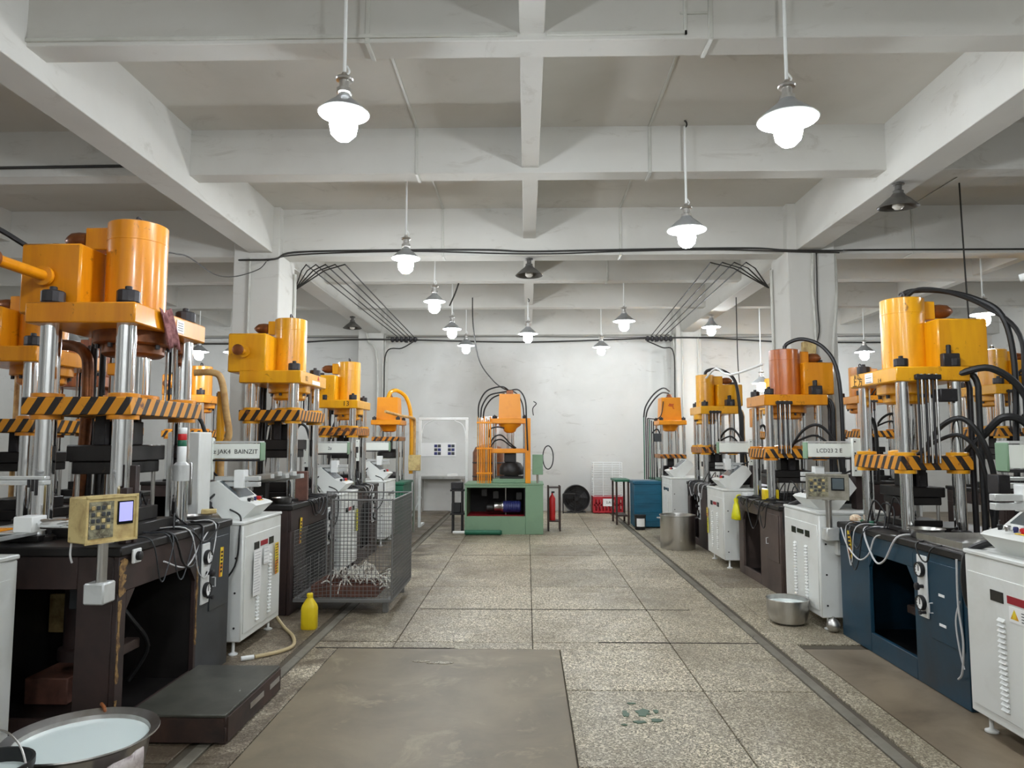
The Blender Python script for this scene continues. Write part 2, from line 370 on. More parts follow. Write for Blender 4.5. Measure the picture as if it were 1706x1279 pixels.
conduit([(3.75, 15.47, .8), (3.75, 15.47, 3.9)], colBR, .018)
# surface conduits down the cross beams and along the ceiling
for x, y, zb, z2 in ((-1.02, 4.33, 4.1, 0), (-1.05, 6.56, 4.1, 0), (-1.08, 8.92, 3.93, 0), (1.17, 4.33, 4.1, 0), (1.17, 6.56, 4.1, 0), (1.2, 8.92, 3.93, 0), (1.28, 11.1, 4.1, 0), (4.9, 8.92, 3.93, 0), (-6.0, 6.56, 4.1, 0)):
    Mesh().box(x - .014, x + .014, y - .012, y, zb, ZC, bev=.003).box(x - .014, x + .014, y - .012, y + .21, zb - .012, zb, bev=.003).obj('conduit', M['conduit'], ceiling)
    Bx(x - .012, x + .012, y - 2.0, y, ZC - .012, ZC, bev=.003).obj('conduit', M['conduit'], ceiling)
Bx(.98, 1.15, 4.318, 4.33, 4.26, 4.275).obj('conduit', M['conduit'], ceiling)
for x0, x1 in ((-3.24, -.06), (.13, 1.02)):
    Bx(x0, x1, 4.312, 4.33, 4.125, 4.15, bev=.003).obj('conduit', M['conduit'], ceiling)
Bx(1.0, 1.02, 4.312, 4.33, 4.125, ZC, bev=.003).obj('conduit', M['conduit'], ceiling)
Mesh().tube([(-10.4, 6.54, 4.16), (-7, 6.54, 4.17), (-4, 6.54, 4.19), (-3.55, 6.55, 4.2)], .014, 6, 4).obj('beam_cable', M['cable'], ceiling)

# floor tiles (parts of the floor): one metre terrazzo squares between the machine rows
PITCH = 1.055
tile_me = {}
def tile(x0, x1, y0, y1, mat, name='tile'):
    g = .0035
    o = Bx(x0 + g, x1 - g, y0 + g, y1 - g, -.05, random.uniform(-.0012, .0012), bev=.003).obj(name, M[mat], floor)
    return o
PX0, PX1, PY1 = -1.43, .243, 5.45      # patched concrete area
xs = [-1.62, -1.02, .04, 1.1, 1.785]
ys = [-1.75 + PITCH * i for i in range(17)] + [YB]
for j in range(len(ys) - 1):
    for i in range(len(xs) - 1):
        x0, x1, y0, y1 = xs[i], xs[i + 1], ys[j], ys[j + 1]
        mt = 'tile' if random.random() < .6 else 'tile2'
        if y0 < PY1 and x0 < PX1 and x1 > PX0:      # cut by the concrete patch
            yt = min(y1, PY1)
            if x0 < PX0 - .02: tile(x0, PX0, y0, yt, mt)
            if x1 > PX1 + .02: tile(PX1, x1, y0, yt, mt)
            if y1 > PY1 + .02: tile(x0, x1, PY1, y1, mt)
            continue
        tile(x0, x1, y0, y1, mt)
    # strip between channel and machines on the right, and beside the left machines
    tile(1.9, 2.07, ys[j], ys[j + 1], 'tile2')
    if ys[j] > 5.2: tile(2.07, 3.1, ys[j], ys[j + 1], 'tile2' if j % 3 else 'tile_dirty')
    tile(-2.62, -1.74, ys[j], ys[j + 1], 'tile_dirty')
Bx(2.075, 3.1, YF, 5.5, -.05, -.002).obj('stained_slab', M['oily_concrete'], floor)
Bx(PX0 + .004, PX1 - .004, YF, PY1 - .006, -.05, .003, bev=.004).obj('concrete_patch', M['concrete'], floor)
Bx(1.795, 1.865, YF, YB, -.05, -.001, bev=.004).obj('channel_strip', M['groove'], floor)
Bx(1.868, 1.897, YF, YB, -.05, -.02).obj('channel_gap', M['groove_dark'], floor)
Bx(-1.70, -1.635, YF, YB, -.05, -.004, bev=.004).obj('channel_strip', M['groove'], floor)
Bx(-1.735, -1.705, YF, YB, -.05, -.02).obj('channel_gap', M['groove_dark'], floor)
Bx(3.1, XR, YF, YB, -.05, -.002).obj('stained_slab', M['oily_concrete'], floor)
Bx(XL, -2.62, YF, YB, -.05, -.002).obj('stained_slab', M['oily_concrete'], floor)
# wear cracks along three tile joints and the dark green paint spots
def crack(x0, x1, y, w=.012):
    pts = []; n = 40; a = []; b = []
    for i in range(n + 1):
        x = x0 + (x1 - x0) * i / n; ww = w * random.uniform(.35, 1.0)
        a.append((x, y - ww)); b.append((x, y + ww))
    return Mesh().prism(a + b[::-1], -.02, .0022, 'z').obj('joint_crack', M['groove_dark'], floor, smooth=False)
crack(-1.6, -.55, 5.462); crack(.55, 1.78, 5.64, .013); crack(-1.0, 1.5, 6.72, .007); crack(-.9, .9, 9.85, .006)
def blot(cx, cy, rx, ry, mat, name, n=14, z=.0035):
    pts = []
    for i in range(n):
        t = 2 * PI * i / n; k = random.uniform(.6, 1.15); pts.append((cx + math.cos(t) * rx * k, cy + math.sin(t) * ry * k))
    Mesh().prism(pts, -.01, z, 'z').obj(name, M[mat], floor, smooth=False)
for dx, dy, a, b in ((.66, 4.22, .045, .06), (.72, 4.1, .04, .03), (.62, 4.08, .05, .02), (.56, 4.2, .02, .05), (.74, 4.24, .02, .03), (.62, 4.36, .03, .012), (.53, 4.04, .02, .012)):
    blot(dx, dy, a, b, 'green_stain', 'green_spot')
blot(-.62, 5.1, .1, .03, 'tile2', 'chipped_spot', z=.006); blot(-.75, 5.13, .06, .025, 'tile2', 'chipped_spot', z=.006)

# ------------------------------------------------------------------ hanging lamps
def pendant(x, y, z, label, lit=True, cool=False, top=ZC, dark=False, sc=1.0, cone=False, tilt=0.0, dim=False):
    t = thing('pendant_lamp', label, 'lamp', (x, y, z))
    t.rotation_euler = (tilt, 0, 0)
    w = M['lamp_grey'] if dark else M['lamp_white']
    if cone: prof = [(.045, .17), (.05, .12), (.10, .05), (.165, 0), (.162, -.004), (.095, .045), (.045, .11), (.04, .16)]
    else: prof = [(.05, .125), (.062, .105), (.10, .075), (.15, .03), (.172, .008), (.176, 0), (.172, 0), (.148, .024), (.098, .068), (.055, .1), (.045, .12)]
    sh = Mesh().lathe([(r * sc, h * sc) for r, h in prof], n=36, close=True).obj('lamp_shade', w, t)
    Mesh().lathe([(.176 * sc, .004), (.181 * sc, 0), (.176 * sc, -.004), (.172 * sc, 0)], n=36, close=True).obj('shade_rim', M['white'] if not dark else w, sh)
    Mesh().lathe([(.03, .12), (.046, .125), (.046, .15), (.03, .16), (.03, .2), (.05, .203), (.055, .212), (.05, .22), (.02, .222), (.018, .25)], n=20).obj('lamp_cap', M['lamp_grey'] if dark else M['steel'], t)
    if lit:
        Mesh().lathe([(.032, .13), (.032, .015), (.02, .012)], n=14).obj('lamp_socket', M['lamp_grey'], t)
        Mesh().lathe([(0, .015), (.03, .015), (.05, 0), (.076, -.025), (.084, -.075), (.074, -.125), (.04, -.16), (0, -.165)], n=14).obj('bulb', M['bulb_cool'] if cool else M['bulb_far'] if dim else M['bulb'], t)
    else:
        Mesh().lathe([(0, .07), (.03, .07), (.05, .03), (.05, 0), (.03, -.02), (0, -.025)], n=14).obj('bulb', M['bulb_off'], t)
    h = top - z
    if h > .3:
        Mesh().cyl((0, 0, .25), (0, 0, h - .06), .0105, n=10).obj('hanging_rod', M['white'] if not dark else M['cable'], t)
        Mesh().tube([(0, 0, h - .07), (.02, 0, h - .05), (.018, 0, h - .02), (0, 0, h)], .008, 6, 4).obj('hook', M['cable'], t)
        Mesh().tube([(.012, 0, .24), (.03, 0, .26), (.012, .01, .3)], .006, 6, 4).obj('lamp_wire', M['white'], t)
    else:
        Mesh().tube([(0, 0, .24), (.025, 0, .26), (.02, 0, max(.28, h - .02)), (0, 0, max(.3, h))], .009, 6, 4).obj('hook', M['cable'], t)
    return t
Z1 = 3.5
pendant(-1.09, 4.06, Z1, 'glowing cool white pendant lamp nearest the viewpoint on the left', cool=True, sc=.84)
pendant(1.59, 4.2, Z1, 'glowing warm pendant lamp nearest the viewpoint on the right, the largest of all')
pendant(-1.29, 7.4, Z1, 'second glowing pendant lamp in the left row, at the column beam', sc=.84)
pendant(1.48, 6.45, Z1, 'second glowing pendant lamp in the right row')
pendant(-1.29, 9.74, Z1, 'third glowing pendant lamp in the left row', sc=.84)
pendant(-1.30, 12.17, Z1, 'fourth glowing pendant lamp in the left row', dim=True, sc=.9)
pendant(-1.24, 14.3, Z1, 'farthest glowing pendant lamp in the left row, near the end wall', dim=True)
pendant(1.58, 11.43, Z1, 'third glowing pendant lamp in the right row, before the end wall', dim=True)
pendant(1.54, 14.6, Z1, 'farthest glowing pendant lamp in the right row', dim=True)
pendant(.02, 12.75, Z1, 'small glowing pendant lamp on the aisle centre line above the green press', dim=True, top=4.15)
pendant(3.5, 13.4, 3.72, 'glowing cone shade lamp under the right long beam', top=3.95, cone=True)
pendant(3.45, 6.5, 3.72, 'unlit dark enamel lamp under the near right long beam', lit=False, dark=True, top=3.96, tilt=R(6))
pendant(.03, 9.06, 3.7, 'unlit dark lamp hanging from the middle of the column beam', lit=False, dark=True, top=3.93)
pendant(-3.35, 13.4, 3.72, 'unlit grey lamp under the far left long beam', lit=False, dark=True, top=3.95)
pendant(4.55, 13.8, 2.68, 'low glowing lamp on a long dark rod behind the rusty orange press')
pendant(-4.25, 10.2, 2.85, 'low glowing lamp left of the second press tank')
pendant(-6.0, 9.1, 2.85, 'low glowing lamp seen between the posts of the nearest left press')
for i, (x, y, z) in enumerate(((-1.2, .6, Z1), (1.55, .9, Z1), (-1.2, -2.2, Z1), (1.55, -2.0, Z1))):
    pendant(x, y, z, ['glowing pendant lamp left above the viewpoint', 'glowing pendant lamp right above the viewpoint', 'glowing pendant lamp left behind the viewpoint', 'glowing pendant lamp right behind the viewpoint'][i])
for i, (x, y) in enumerate(((-6.2, 4.6), (6.3, 4.8), (6.3, 9.8), (-6.4, 13.6), (6.6, 13.9))):
    pendant(x, y, 3.3, ['glowing pendant lamp over the far left bay in front', 'glowing pendant lamp over the far right bay in front', 'glowing pendant lamp over the far right bay at mid depth', 'glowing pendant lamp over the far left bay by the end wall', 'glowing pendant lamp over the far right bay by the end wall'][i])

# ------------------------------------------------------------------ overhead cables
def cable(name, pts, label, r=.012, group=None, mat='cable', sub=6, cat='cable'):
    o = Mesh().tube(pts, r, 6, sub).obj(name, M[mat]); return tag(o, label, cat, group)
cable('power_cable', [(-3.75, 8.9, 3.88), (-3.6, 8.77, 3.85), (-3.2, 8.77, 3.86), (-3.0, 8.9, 3.98), (-2, 8.9, 4.0), (-.6, 8.9, 4.0), (0, 8.9, 3.975), (.8, 8.9, 3.985), (2, 8.9, 4.0), (2.9, 8.9, 4.0), (3.25, 8.78, 3.94), (3.9, 8.78, 3.93), (4.2, 8.9, 3.97), (6, 8.9, 3.97), (10, 8.9, 3.97)], 'black power cable running along the front of the column beam')
cable('power_cable', [(-3.3, 8.77, 3.84), (-2.9, 8.89, 3.95), (-1.5, 8.9, 3.985), (-.3, 8.9, 3.95), (.4, 8.9, 3.945), (1.2, 8.9, 3.97), (2.4, 8.9, 3.985), (3.27, 8.77, 3.92), (3.9, 8.76, 3.9)], 'thinner second cable sagging along the column beam', .009)
cable('loose_wire', [(-2.45, 4.5, 2.8), (-2.55, 5.0, 2.91), (-2.74, 5.6, 3.04), (-3.07, 6.8, 3.19), (-3.2, 7.6, 3.36), (-3.3, 8.5, 3.66), (-3.3, 8.75, 3.82)], 'loose sagging wire from the nearest left press to the column', .006)
cable('power_cable', [(-10, 15.8, 3.78), (-6, 15.8, 3.76), (-3.5, 15.45, 3.8), (0, 15.8, 3.78), (3.5, 15.45, 3.82), (6, 15.8, 3.76), (10, 15.8, 3.75)], 'pair of dark cables across the top of the end wall', .018)
cable('power_cable', [(-10, 15.8, 3.88), (-3.4, 15.8, 3.9), (0, 15.8, 3.9), (3.6, 15.8, 3.88), (10, 15.8, 3.9)], 'upper thin cable above the pair across the end wall', .008)
ORD = ('nearest the aisle', 'second from the aisle', 'third from the aisle', 'fourth from the aisle', 'fifth from the aisle')
for sx, lab in ((-1, 'straight black overhead wire of the left bundle, '), (1, 'straight black overhead wire of the right bundle, ')):
    for k in range(5 if sx < 0 else 4):
        x0 = (-2.42 - .13 * k) if sx < 0 else (2.42 + .155 * k)
        x1 = (-2.5 - .09 * k) if sx < 0 else (2.72 + .1 * k)
        xc = -3.15 if sx < 0 else 3.24
        cable('overhead_wire', [(xc, 9.42, 3.6), (x0 * .6 + xc * .4, 9.3, 3.84), (x0, 9.22, 3.9), (x0 * .5 + x1 * .5, 12.4, 3.875), (x1, 15.45, 3.86)], lab + ORD[k], .009, 'overhead wires on the ' + ('left' if sx < 0 else 'right'), sub=1)
    t = thing('insulator_rack', 'dark insulator rack on the ' + ('left' if sx < 0 else 'right') + ' of the end wall holding overhead wires', 'bracket', (-2.72 if sx < 0 else 2.9, 15.5, 3.8))
    Bx(-.3, .3, -.02, .02, -.03, .03, bev=.005).obj('rack_bar', M['cable'], t)
    for k in range(6): Mesh().lathe([(.02, -.06), (.035, -.04), (.025, 0), (.035, .04), (.02, .06)], (-.25 + .1 * k, -.03, 0), 10).obj('insulator', M['black_nut'], t)
    Bx(-.03, .03, .0, .35, -.02, .02).obj('rack_arm', M['cable'], t)
    cable('drop_cable', [(-2.5 * (1 if sx < 0 else -1.05), 15.45, 3.75), (-2.75 if sx < 0 else 2.95, 15.42, 3.6), (-3.1 if sx < 0 else 3.2, 15.44, 3.5), (-3.14 if sx < 0 else 3.22, 15.46, 2.6), (-3.15 if sx < 0 else 3.23, 15.46, 1.2)], 'black cable dropping from the insulator rack on the ' + ('left' if sx < 0 else 'right'), .014)
cable('drop_cable', [(-.98, 12.6, 4.14), (-.96, 12.55, 3.6), (-.85, 12.5, 3.0), (-.62, 12.4, 2.65), (-.42, 12.35, 2.48), (-.2, 12.3, 2.4), (-.08, 12.25, 2.2), (-.05, 12.2, 1.9)], 'long black cable hanging from the ceiling to the green base press', .011)
cable('drop_cable', [(-1.25, 11.3, 3.74), (-1.16, 11.3, 3.95), (-1.1, 11.25, 4.1)], 'short black cable tied up beside the left lamps', .014)
cable('hanging_flex', [(3.42, 11.5, 3.9), (3.42, 11.5, 2.9), (3.44, 11.5, 2.5)], 'thin dark flex hanging behind the right column', .008)
cable('hanging_flex', [(4.95, 8.0, 4.5), (4.97, 8.0, 3.2), (5.0, 8.0, 2.45)], 'thin dark flex hanging above the nearest right press', .009)

# ------------------------------------------------------------------ hydraulic presses
# local frame: x to the right when standing in the aisle facing the machine, y into the machine, z up
FACE = (PI / 2, 0, 0)             # lettering on a face that looks towards -y
def gauge(x, y, z, r, par):
    g = Mesh().lathe([(r, 0), (r * 1.08, -.012), (r, -.026), (r * .86, -.026), (r * .86, -.018), (0, -.018)], (x, y, z), 20, 'y').obj('gauge', M['black'], par)
    Mesh().lathe([(0, -.0195), (r * .84, -.0195), (r * .84, -.0185), (0, -.0185)], (x, y, z), 20, 'y').obj('dial', M['paper'], g)
    Mesh().box(x - .003, x + .004, y - .0215, y - .0198, z - r * .2, z + r * .6).obj('needle', M['ink'], g)
    for k in range(9):
        t = R(-135 + 270 * k / 8); Mesh().cyl((x + math.sin(t) * r * .7, y - .0198, z + math.cos(t) * r * .7), (x + math.sin(t) * r * .7, y - .0206, z + math.cos(t) * r * .7), .0035, n=6).obj('dial_mark', M['ink'], g)
    return g
def nut(x, y, z, par, s=1.0):
    n = Mesh().lathe([(.062 * s, 0), (.062 * s, .008 * s), (.058 * s, .012 * s), (.062 * s, .016 * s), (.062 * s, .075 * s), (.055 * s, .082 * s), (.02 * s, .084 * s), (.02 * s, .105 * s), (.016 * s, .108 * s)], (x, y, z), 12).obj('post_nut', M['black_nut'], par, ang=25)
    return n
def hose(pts, par, r=.018, name='hose', mat='black'):
    return Mesh().tube(pts, r, 8, 6).obj(name, M[mat], par)
def bolts(par, pts, r, h, mat='black_nut', axis='z', name='bolt'):
    for (x, y, z) in pts:
        d = {'z': (0, 0, h), 'x': (h, 0, 0), 'y': (0, h, 0)}[axis]
        Mesh().cyl((x, y, z), (x + d[0], y + d[1], z + d[2]), r, n=6).obj(name, M[mat], par, ang=20)
def hmi(par, x, y, zb, rot, zfoot, lit=True, w=.30, h=.225, bmat='cream_box'):
    bx = Bx(-w / 2, w / 2, -.06, .08, zb, zb + h, bev=.006).obj('control_box', M[bmat], par)
    bx.location = (x, y, 0); bx.rotation_euler = (0, 0, rot)
    Mesh().box(-w / 2 - .006, w / 2 + .006, -.068, -.06, zb - .004, zb + .008).box(-w / 2 - .006, w / 2 + .006, -.068, -.06, zb + h - .008, zb + h + .006).box(-w / 2 - .006, -w / 2 + .006, -.068, -.06, zb, zb + h).box(w / 2 - .006, w / 2 + .006, -.068, -.06, zb, zb + h).obj('panel_trim', M[bmat], bx)
    Bx(-w * .46, w * .02, -.064, -.06, zb + h * .1, zb + h * .9).obj('keypad', M['grime_panel'], bx)
    for i in range(4):
        for j in range(4):
            Bx(-w * .42 + i * w * .1, -w * .42 + i * w * .1 + w * .07, -.068, -.063, zb + h * (.3 + .14 * j), zb + h * (.3 + .14 * j) + h * .09, bev=.002).obj('key', M['grey_base'] if (i + j) % 3 else M['cream_box'], bx)
    Bx(w * .1, w * .42, -.065, -.06, zb + h * .36, zb + h * .88).obj('screen_bezel', M['glass_dark'], bx)
    Bx(w * .13, w * .40, -.0668, -.064, zb + h * .42, zb + h * .85).obj('screen', M['screen_lit'] if lit else M['screen_off'], bx)
    Mesh().lathe([(.025, zfoot), (.025, zb - .015), (.05, zb - .012), (.05, zb + .004)], n=16).obj('control_pole', M['steel'], par, loc=(x, y, 0))
    Bx(-.055, .055, -.045, .06, zfoot - .1, zfoot + .005, bev=.008).obj('pole_bracket', M['alu'], par, loc=(x, y, 0))

def press(name, label, loc, side, P):
    t = thing(name, label, 'press', loc, PI / 2 if side < 0 else -PI / 2)
    g = P.get
    pm = M[g('paint', 'orange')]; bm_ = M[g('base', 'brown_base')]
    b0, b1, bd, tz = g('b0'), g('b1'), g('bd', .95), g('tz', 1.0)
    o0, o1, oz0, oz1 = g('o0'), g('o1'), g('oz0', .16), g('oz1', .74)
    # ---- base frame
    fr = Mesh()
    fr.box(b0, o0, 0, .03, 0, oz1, bev=.004).box(o1, b1, 0, .03, 0, tz - .05, bev=.004).box(b0, o1, 0, .03, oz1, tz - .05, bev=.004).box(o0, o1, 0, .03, 0, oz0, bev=.003)
    for sx, xx in ((1, o0), (-1, o1)):
        fr.prism([(xx, oz1), (xx + sx * .08, oz1), (xx, oz1 - .1)], .001, .029, 'y')
    fr.obj('front_frame', bm_, t)
    if g('open_side', True):
        Mesh().box(b0, b0 + .03, .0301, .22, 0, tz - .05, bev=.004).box(b0, b0 + .03, bd - .15, bd, 0, tz - .05, bev=.004).box(b0, b0 + .03, .22, bd - .15, tz - .22, tz - .05, bev=.004).box(b0, b0 + .03, .22, bd - .15, .0, .12).obj('side_frame', bm_, t)
    else:
        Bx(b0, b0 + .02, .0301, bd, 0, tz - .05, bev=.004).obj('side_panel', bm_, t)
    Bx(b1 - .02, b1, .0301, bd, 0, tz - .05, bev=.004).obj('side_panel', bm_, t)
    Bx(b0 + .03, b1 - .02, bd - .02, bd, 0, tz - .05).obj('back_panel', M['dark'], t)
    Bx(b0 + .03, b1 - .02, .031, bd - .02, .02, .05).obj('drip_tray', M['dark'], t)
    Bx(o1 + .01, o1 + .025, .031, bd - .02, .05, tz - .06).obj('partition', M['dark'], t)
    Bx(b0 - .015, b1 + .01, -.015, bd + .01, tz - .05, tz, bev=.008).obj('table_top', M['dark'], t)
    # inside the base: ejector cylinder, motor, pipes
    xm = (o0 + o1) / 2
    Mesh().lathe([(.1, .3), (.12, .3), (.12, .36), (.095, .37), (.095, tz - .06)], (xm, bd * .5, 0), 20).obj('ejector_cylinder', M['brown_base'], t)
    Mesh().cyl((xm - .1, bd * .28, .1), (xm - .1, bd * .28, oz1 + .1), .018, n=10).obj('ejector_guide', M['steel'], t)
    Mesh().box(xm - .25, xm + .2, bd * .25, bd * .34, .3, .36, bev=.006).obj('cross_rail', M['brown_base2'], t)
    hose([(xm + .2, .3, .1), (xm + .22, .2, .3), (xm + .1, .25, .5), (xm + .05, .4, .7)], t, .014, 'oil_pipe')
    # ---- gauge panel and stickers on the right part of the front
    gx = g('gx', o1 + .09); gz = g('gz', tz - .33); gw = .055
    if g('gauges', True):
        gp = Bx(gx - gw, gx + gw, -.012, -.0005, gz - .19, gz + .2, bev=.003).obj('gauge_panel', M['white'], t)
        gauge(gx, -.012, gz + .11, .046, gp); gauge(gx, -.012, gz - .1, .046, gp)
        Mesh().lathe([(.012, 0), (.012, -.03), (.024, -.032), (.024, -.046), (.018, -.05)], (gx + .01, -.012, gz + .005), 12, 'y').obj('knob', M['black_nut'], gp)
        Mesh().lathe([(.009, 0), (.009, -.03), (.014, -.032), (.014, -.042)], (gx + .03, -.012, gz - .155), 10, 'y').obj('knob', M['black_nut'], gp)
    gcm = M[g('gcab')] if g('gcab') else bm_
    if g('gcab'): Bx(o1 + .03, b1 + .003, -.0004, .3, 0.0, tz - .052, bev=0).obj('gauge_cabinet', gcm, t)
    dx0, dx1 = gx + gw + .02, b1 - .03
    if dx1 - dx0 > .1:
        Bx(dx0, dx1, -.008, -.0005, tz - .58, tz - .1, bev=.004).obj('access_door', gcm, t)
        Mesh().tube([(dx0 + .03, -.008, tz - .36), (dx0 + .03, -.03, tz - .36), (dx0 + .03, -.03, tz - .42), (dx0 + .03, -.008, tz - .42)], .005, 6, 1).obj('door_handle', M['silver_ink'], t)
    for (sx, sz, w, h, tilt) in g('stickers', []):
        st = Bx(-w / 2, w / 2, -.002, .0, -h / 2, h / 2).obj('warning_sticker', M['sticker'], t); st.location = (sx, -.009, sz); st.rotation_euler = (0, R(tilt), 0)
        for k in range(6): Bx(-w * .28, w * .28, -.0032, -.002, h * (.34 - .13 * k) - h * .04, h * (.34 - .13 * k) + h * .03).obj('sticker_mark', M['ink'], st)
    # ---- crown, posts, slide
    c0, c1, cy0, cd, cz, ct = g('c0'), g('c1'), g('cy0', .06), g('cd', .62), g('cz'), g('ct', .115)
    crown = Bx(c0, c1, cy0, cy0 + cd, cz, cz + ct, bev=.008).obj('crown_plate', pm, t)
    pr = g('pr', .054); mg = g('mg', .095)
    px = (c0 + mg, c1 - mg); py = (cy0 + mg, cy0 + cd - mg)
    for x in px:
        for y in py:
            Mesh().lathe([(pr, tz), (pr, cz)], (x, y, 0), 24).obj('post', M['chrome'], t)
            nut(x, y, cz + ct, t, pr / .054)
            Mesh().lathe([(pr + .022, tz), (pr + .022, tz + .02), (pr + .004, tz + .03), (pr, tz + .03)], (x, y, 0), 20).obj('post_collar', M['dark'], t)
    sz, st_ = g('sz'), g('st', .1)
    slide = Mesh().box(c0 + .005, c1 - .005, cy0 + .005, cy0 + cd - .005, sz, sz + st_, bev=.005).obj('slide_plate', M[g('hazard', 'hazard')], t)
    for x in px:
        for y in py:
            Mesh().lathe([(pr + .001, sz - .025), (pr + .03, sz - .025), (pr + .03, sz - .001)], (x, y, 0), 20).obj('slide_bushing', pm, slide)
            Mesh().lathe([(pr + .03, sz + st_ + .001), (pr + .03, sz + st_ + .022), (pr + .001, sz + st_ + .026)], (x, y, 0), 20).obj('slide_bushing', pm, slide)
    # ---- main cylinder through the crown
    ky, kr, kz = g('ky', .30), g('kr', .16), g('kz'); kx = (c0 + c1) / 2 + g('kx', 0)
    cyl = Mesh().lathe([(kr, cz + ct), (kr, kz - .12), (kr + .002, kz - .118), (kr + .002, kz - .112), (kr, kz - .11), (kr, kz - .006), (kr - .01, kz), (0, kz)], (kx, ky, 0), 40).obj('cylinder', M[g('cylpaint', g('paint', 'orange'))], t)
    Mesh().tube([(kx - .02, ky, kz), (kx - .02, ky, kz + .05), (kx + .03, ky, kz + .05), (kx + .05, ky, kz)], .008, 6, 4).obj('lifting_eye', M['black_nut'], cyl)
    fl_ = Mesh().lathe([(kr * 1.3, cz), (kr * 1.3, cz - .07), (kr * 1.22, cz - .08), (kr * 1.02, cz - .082), (kr * 1.02, cz - .13), (kr * .9, cz - .145), (kr * .62, cz - .15)], (kx, ky, 0), 32).obj('cylinder_flange', M['copper'] if g('oily', False) else pm, t)
    bolts(fl_, [(kx + math.cos(R(40 * k + 10)) * kr * 1.15, ky + math.sin(R(40 * k + 10)) * kr * 1.15, cz - .105) for k in range(9)], .014, .03)
    Mesh().lathe([(kr * .58, sz + st_), (kr * .58, cz - .1)], (kx, ky, 0), 28).obj('piston_rod', M['chrome'], t)
    Mesh().lathe([(kr * .9, sz + st_ - .001), (kr * .9, sz + st_ + .03), (kr * .6, sz + st_ + .04)], (kx, ky, 0), 24).obj('rod_flange', pm, t)
    # ---- dies
    dw, dh = (c1 - c0) * .52, g('dh', .3)
    ym = cy0 + cd / 2; xm2 = (c0 + c1) / 2
    ud = Mesh().box(xm2 - dw * .24, xm2 + dw * .24, ym - cd * .15, ym + cd * .15, sz - dh * .5, sz - .026, bev=.005).box(xm2 - dw / 2, xm2 + dw / 2, ym - cd * .28, ym + cd * .28, sz - dh * .78, sz - dh * .5, bev=.006).box(xm2 - dw * .46, xm2 + dw * .46, ym - cd * .24, ym + cd * .24, sz - dh, sz - dh * .78, bev=.006).obj('upper_die', M['dark'], t)
    for sx in (-1, 1): Bx(xm2 + sx * dw * .38 - .025, xm2 + sx * dw * .38 + .025, ym - cd * .05, ym + cd * .05, sz - dh * .5, sz, bev=.004).obj('die_clamp', M['black_nut'], ud)
    lh = max(.08, (sz - dh - tz) * .42)
    ld = Mesh().box(xm2 - dw * .6, xm2 + dw * .6, ym - cd * .36, ym + cd * .36, tz, tz + lh * .45, bev=.005).box(xm2 - dw * .42, xm2 + dw * .42, ym - cd * .26, ym + cd * .26, tz + lh * .45, tz + lh, bev=.005).obj('lower_die', M['dark'], t)
    for sx in (-1, 1):
        for sy in (-1, 1): Mesh().cyl((xm2 + sx * dw * .36, ym + sy * cd * .22, tz + lh), (xm2 + sx * dw * .36, ym + sy * cd * .22, sz - dh - .0), .012, n=10).obj('guide_pin', M['steel'], ld)
    # ---- oil tank behind the cylinder, valve between them
    ta = g('tank', (-.2, .2, .46, .84, cz + .02, kz - .2))
    tk = Bx(*ta, bev=.012).obj('oil_tank', pm, t)
    Bx(kx - .055, kx + .055, ky + kr * .8, ta[2] + .12, kz - .16, kz - .02, bev=.006).obj('valve_block', pm, t)
    Mesh().lathe([(.02, -.02), (.05, 0), (.055, .05), (.05, .1), (.03, .13), (.01, .15)], (kx, ta[2] + .13, kz - .09), 14, 'y').obj('solenoid_valve', M['copper'], t)
    Mesh().lathe([(.07, 0), (.07, .02), (.045, .025), (.045, .05), (.02, .055)], (kx - .05, (ta[2] + ta[3]) / 2 + .1, ta[5]), 16).obj('filler_cap', M['black_nut'], tk)
    if g('tank_pipe', True):
        zt = ta[4] + (ta[5] - ta[4]) * .52; yt = ta[2] + (ta[3] - ta[2]) * .55
        tl = g('tpl', .15)
        Mesh().lathe([(.045, 0), (.045, -.015), (.058, -.017), (.058, -.04), (.032, -.042), (.032, -tl)], (ta[0], yt, zt), 18, 'x').obj('tank_pipe', pm, tk)
        Mesh().lathe([(.032, 0), (.052, -.001), (.052, -.025), (.036, -.03)], (ta[0] - tl, yt, zt), 18, 'x').obj('pipe_flange', M['copper'], tk)
    # ---- pipes and cables at the rear right post
    rx = c1 - .04
    for k in range(6):
        Mesh().cyl((c1 + .016, cy0 + .14 + k * .026, sz + st_ * .5), (c1 + .016, cy0 + .14 + k * .026, cz + .05), .0085, n=8).obj('vertical_tube', M['steel'] if k % 2 else M['black_nut'], t)
    Bx(c1 - .0, c1 + .032, cy0 + .12, cy0 + .3, cz + .01, cz + .045, bev=.004).obj('tube_clamp', M['black_nut'], t)
    by = cy0 + cd + .06
    for k in range(g('risers', 3)):
        xk = rx + .02 - k * .05; yk = by + .03 * (k % 2)
        Mesh().tube([(xk, yk, tz - .2), (xk, yk, cz - .2), (xk, yk, cz - .03), (xk - .02, yk - .03, cz + ct * .5), (xk - .05, yk - .12, cz + ct * .5)], .02, 10, 4).obj('riser_pipe', M[('black', 'pipe_tan', 'black_nut', 'yellow_orange')[k % 4]], t)
    vb = Bx(rx - .14, rx + .0, cy0 + cd - .16, cy0 + cd - .04, cz + ct, cz + ct + .1, bev=.006).obj('valve_manifold', M['black_nut'], t)
    for k in range(2): Mesh().lathe([(.018, 0), (.018, .06), (.012, .065)], (rx - .1 + .06 * k, cy0 + cd - .1, cz + ct + .1), 10).obj('valve_coil', M['black'], vb)
    for pts, r in g('hoses', []): hose(pts, t, r)
    bb = g('tbox')
    if bb: Bx(*bb, bev=.006).obj('terminal_box', pm if g('tbox_paint', True) else M['black_nut'], t)
    h = g('hmi')
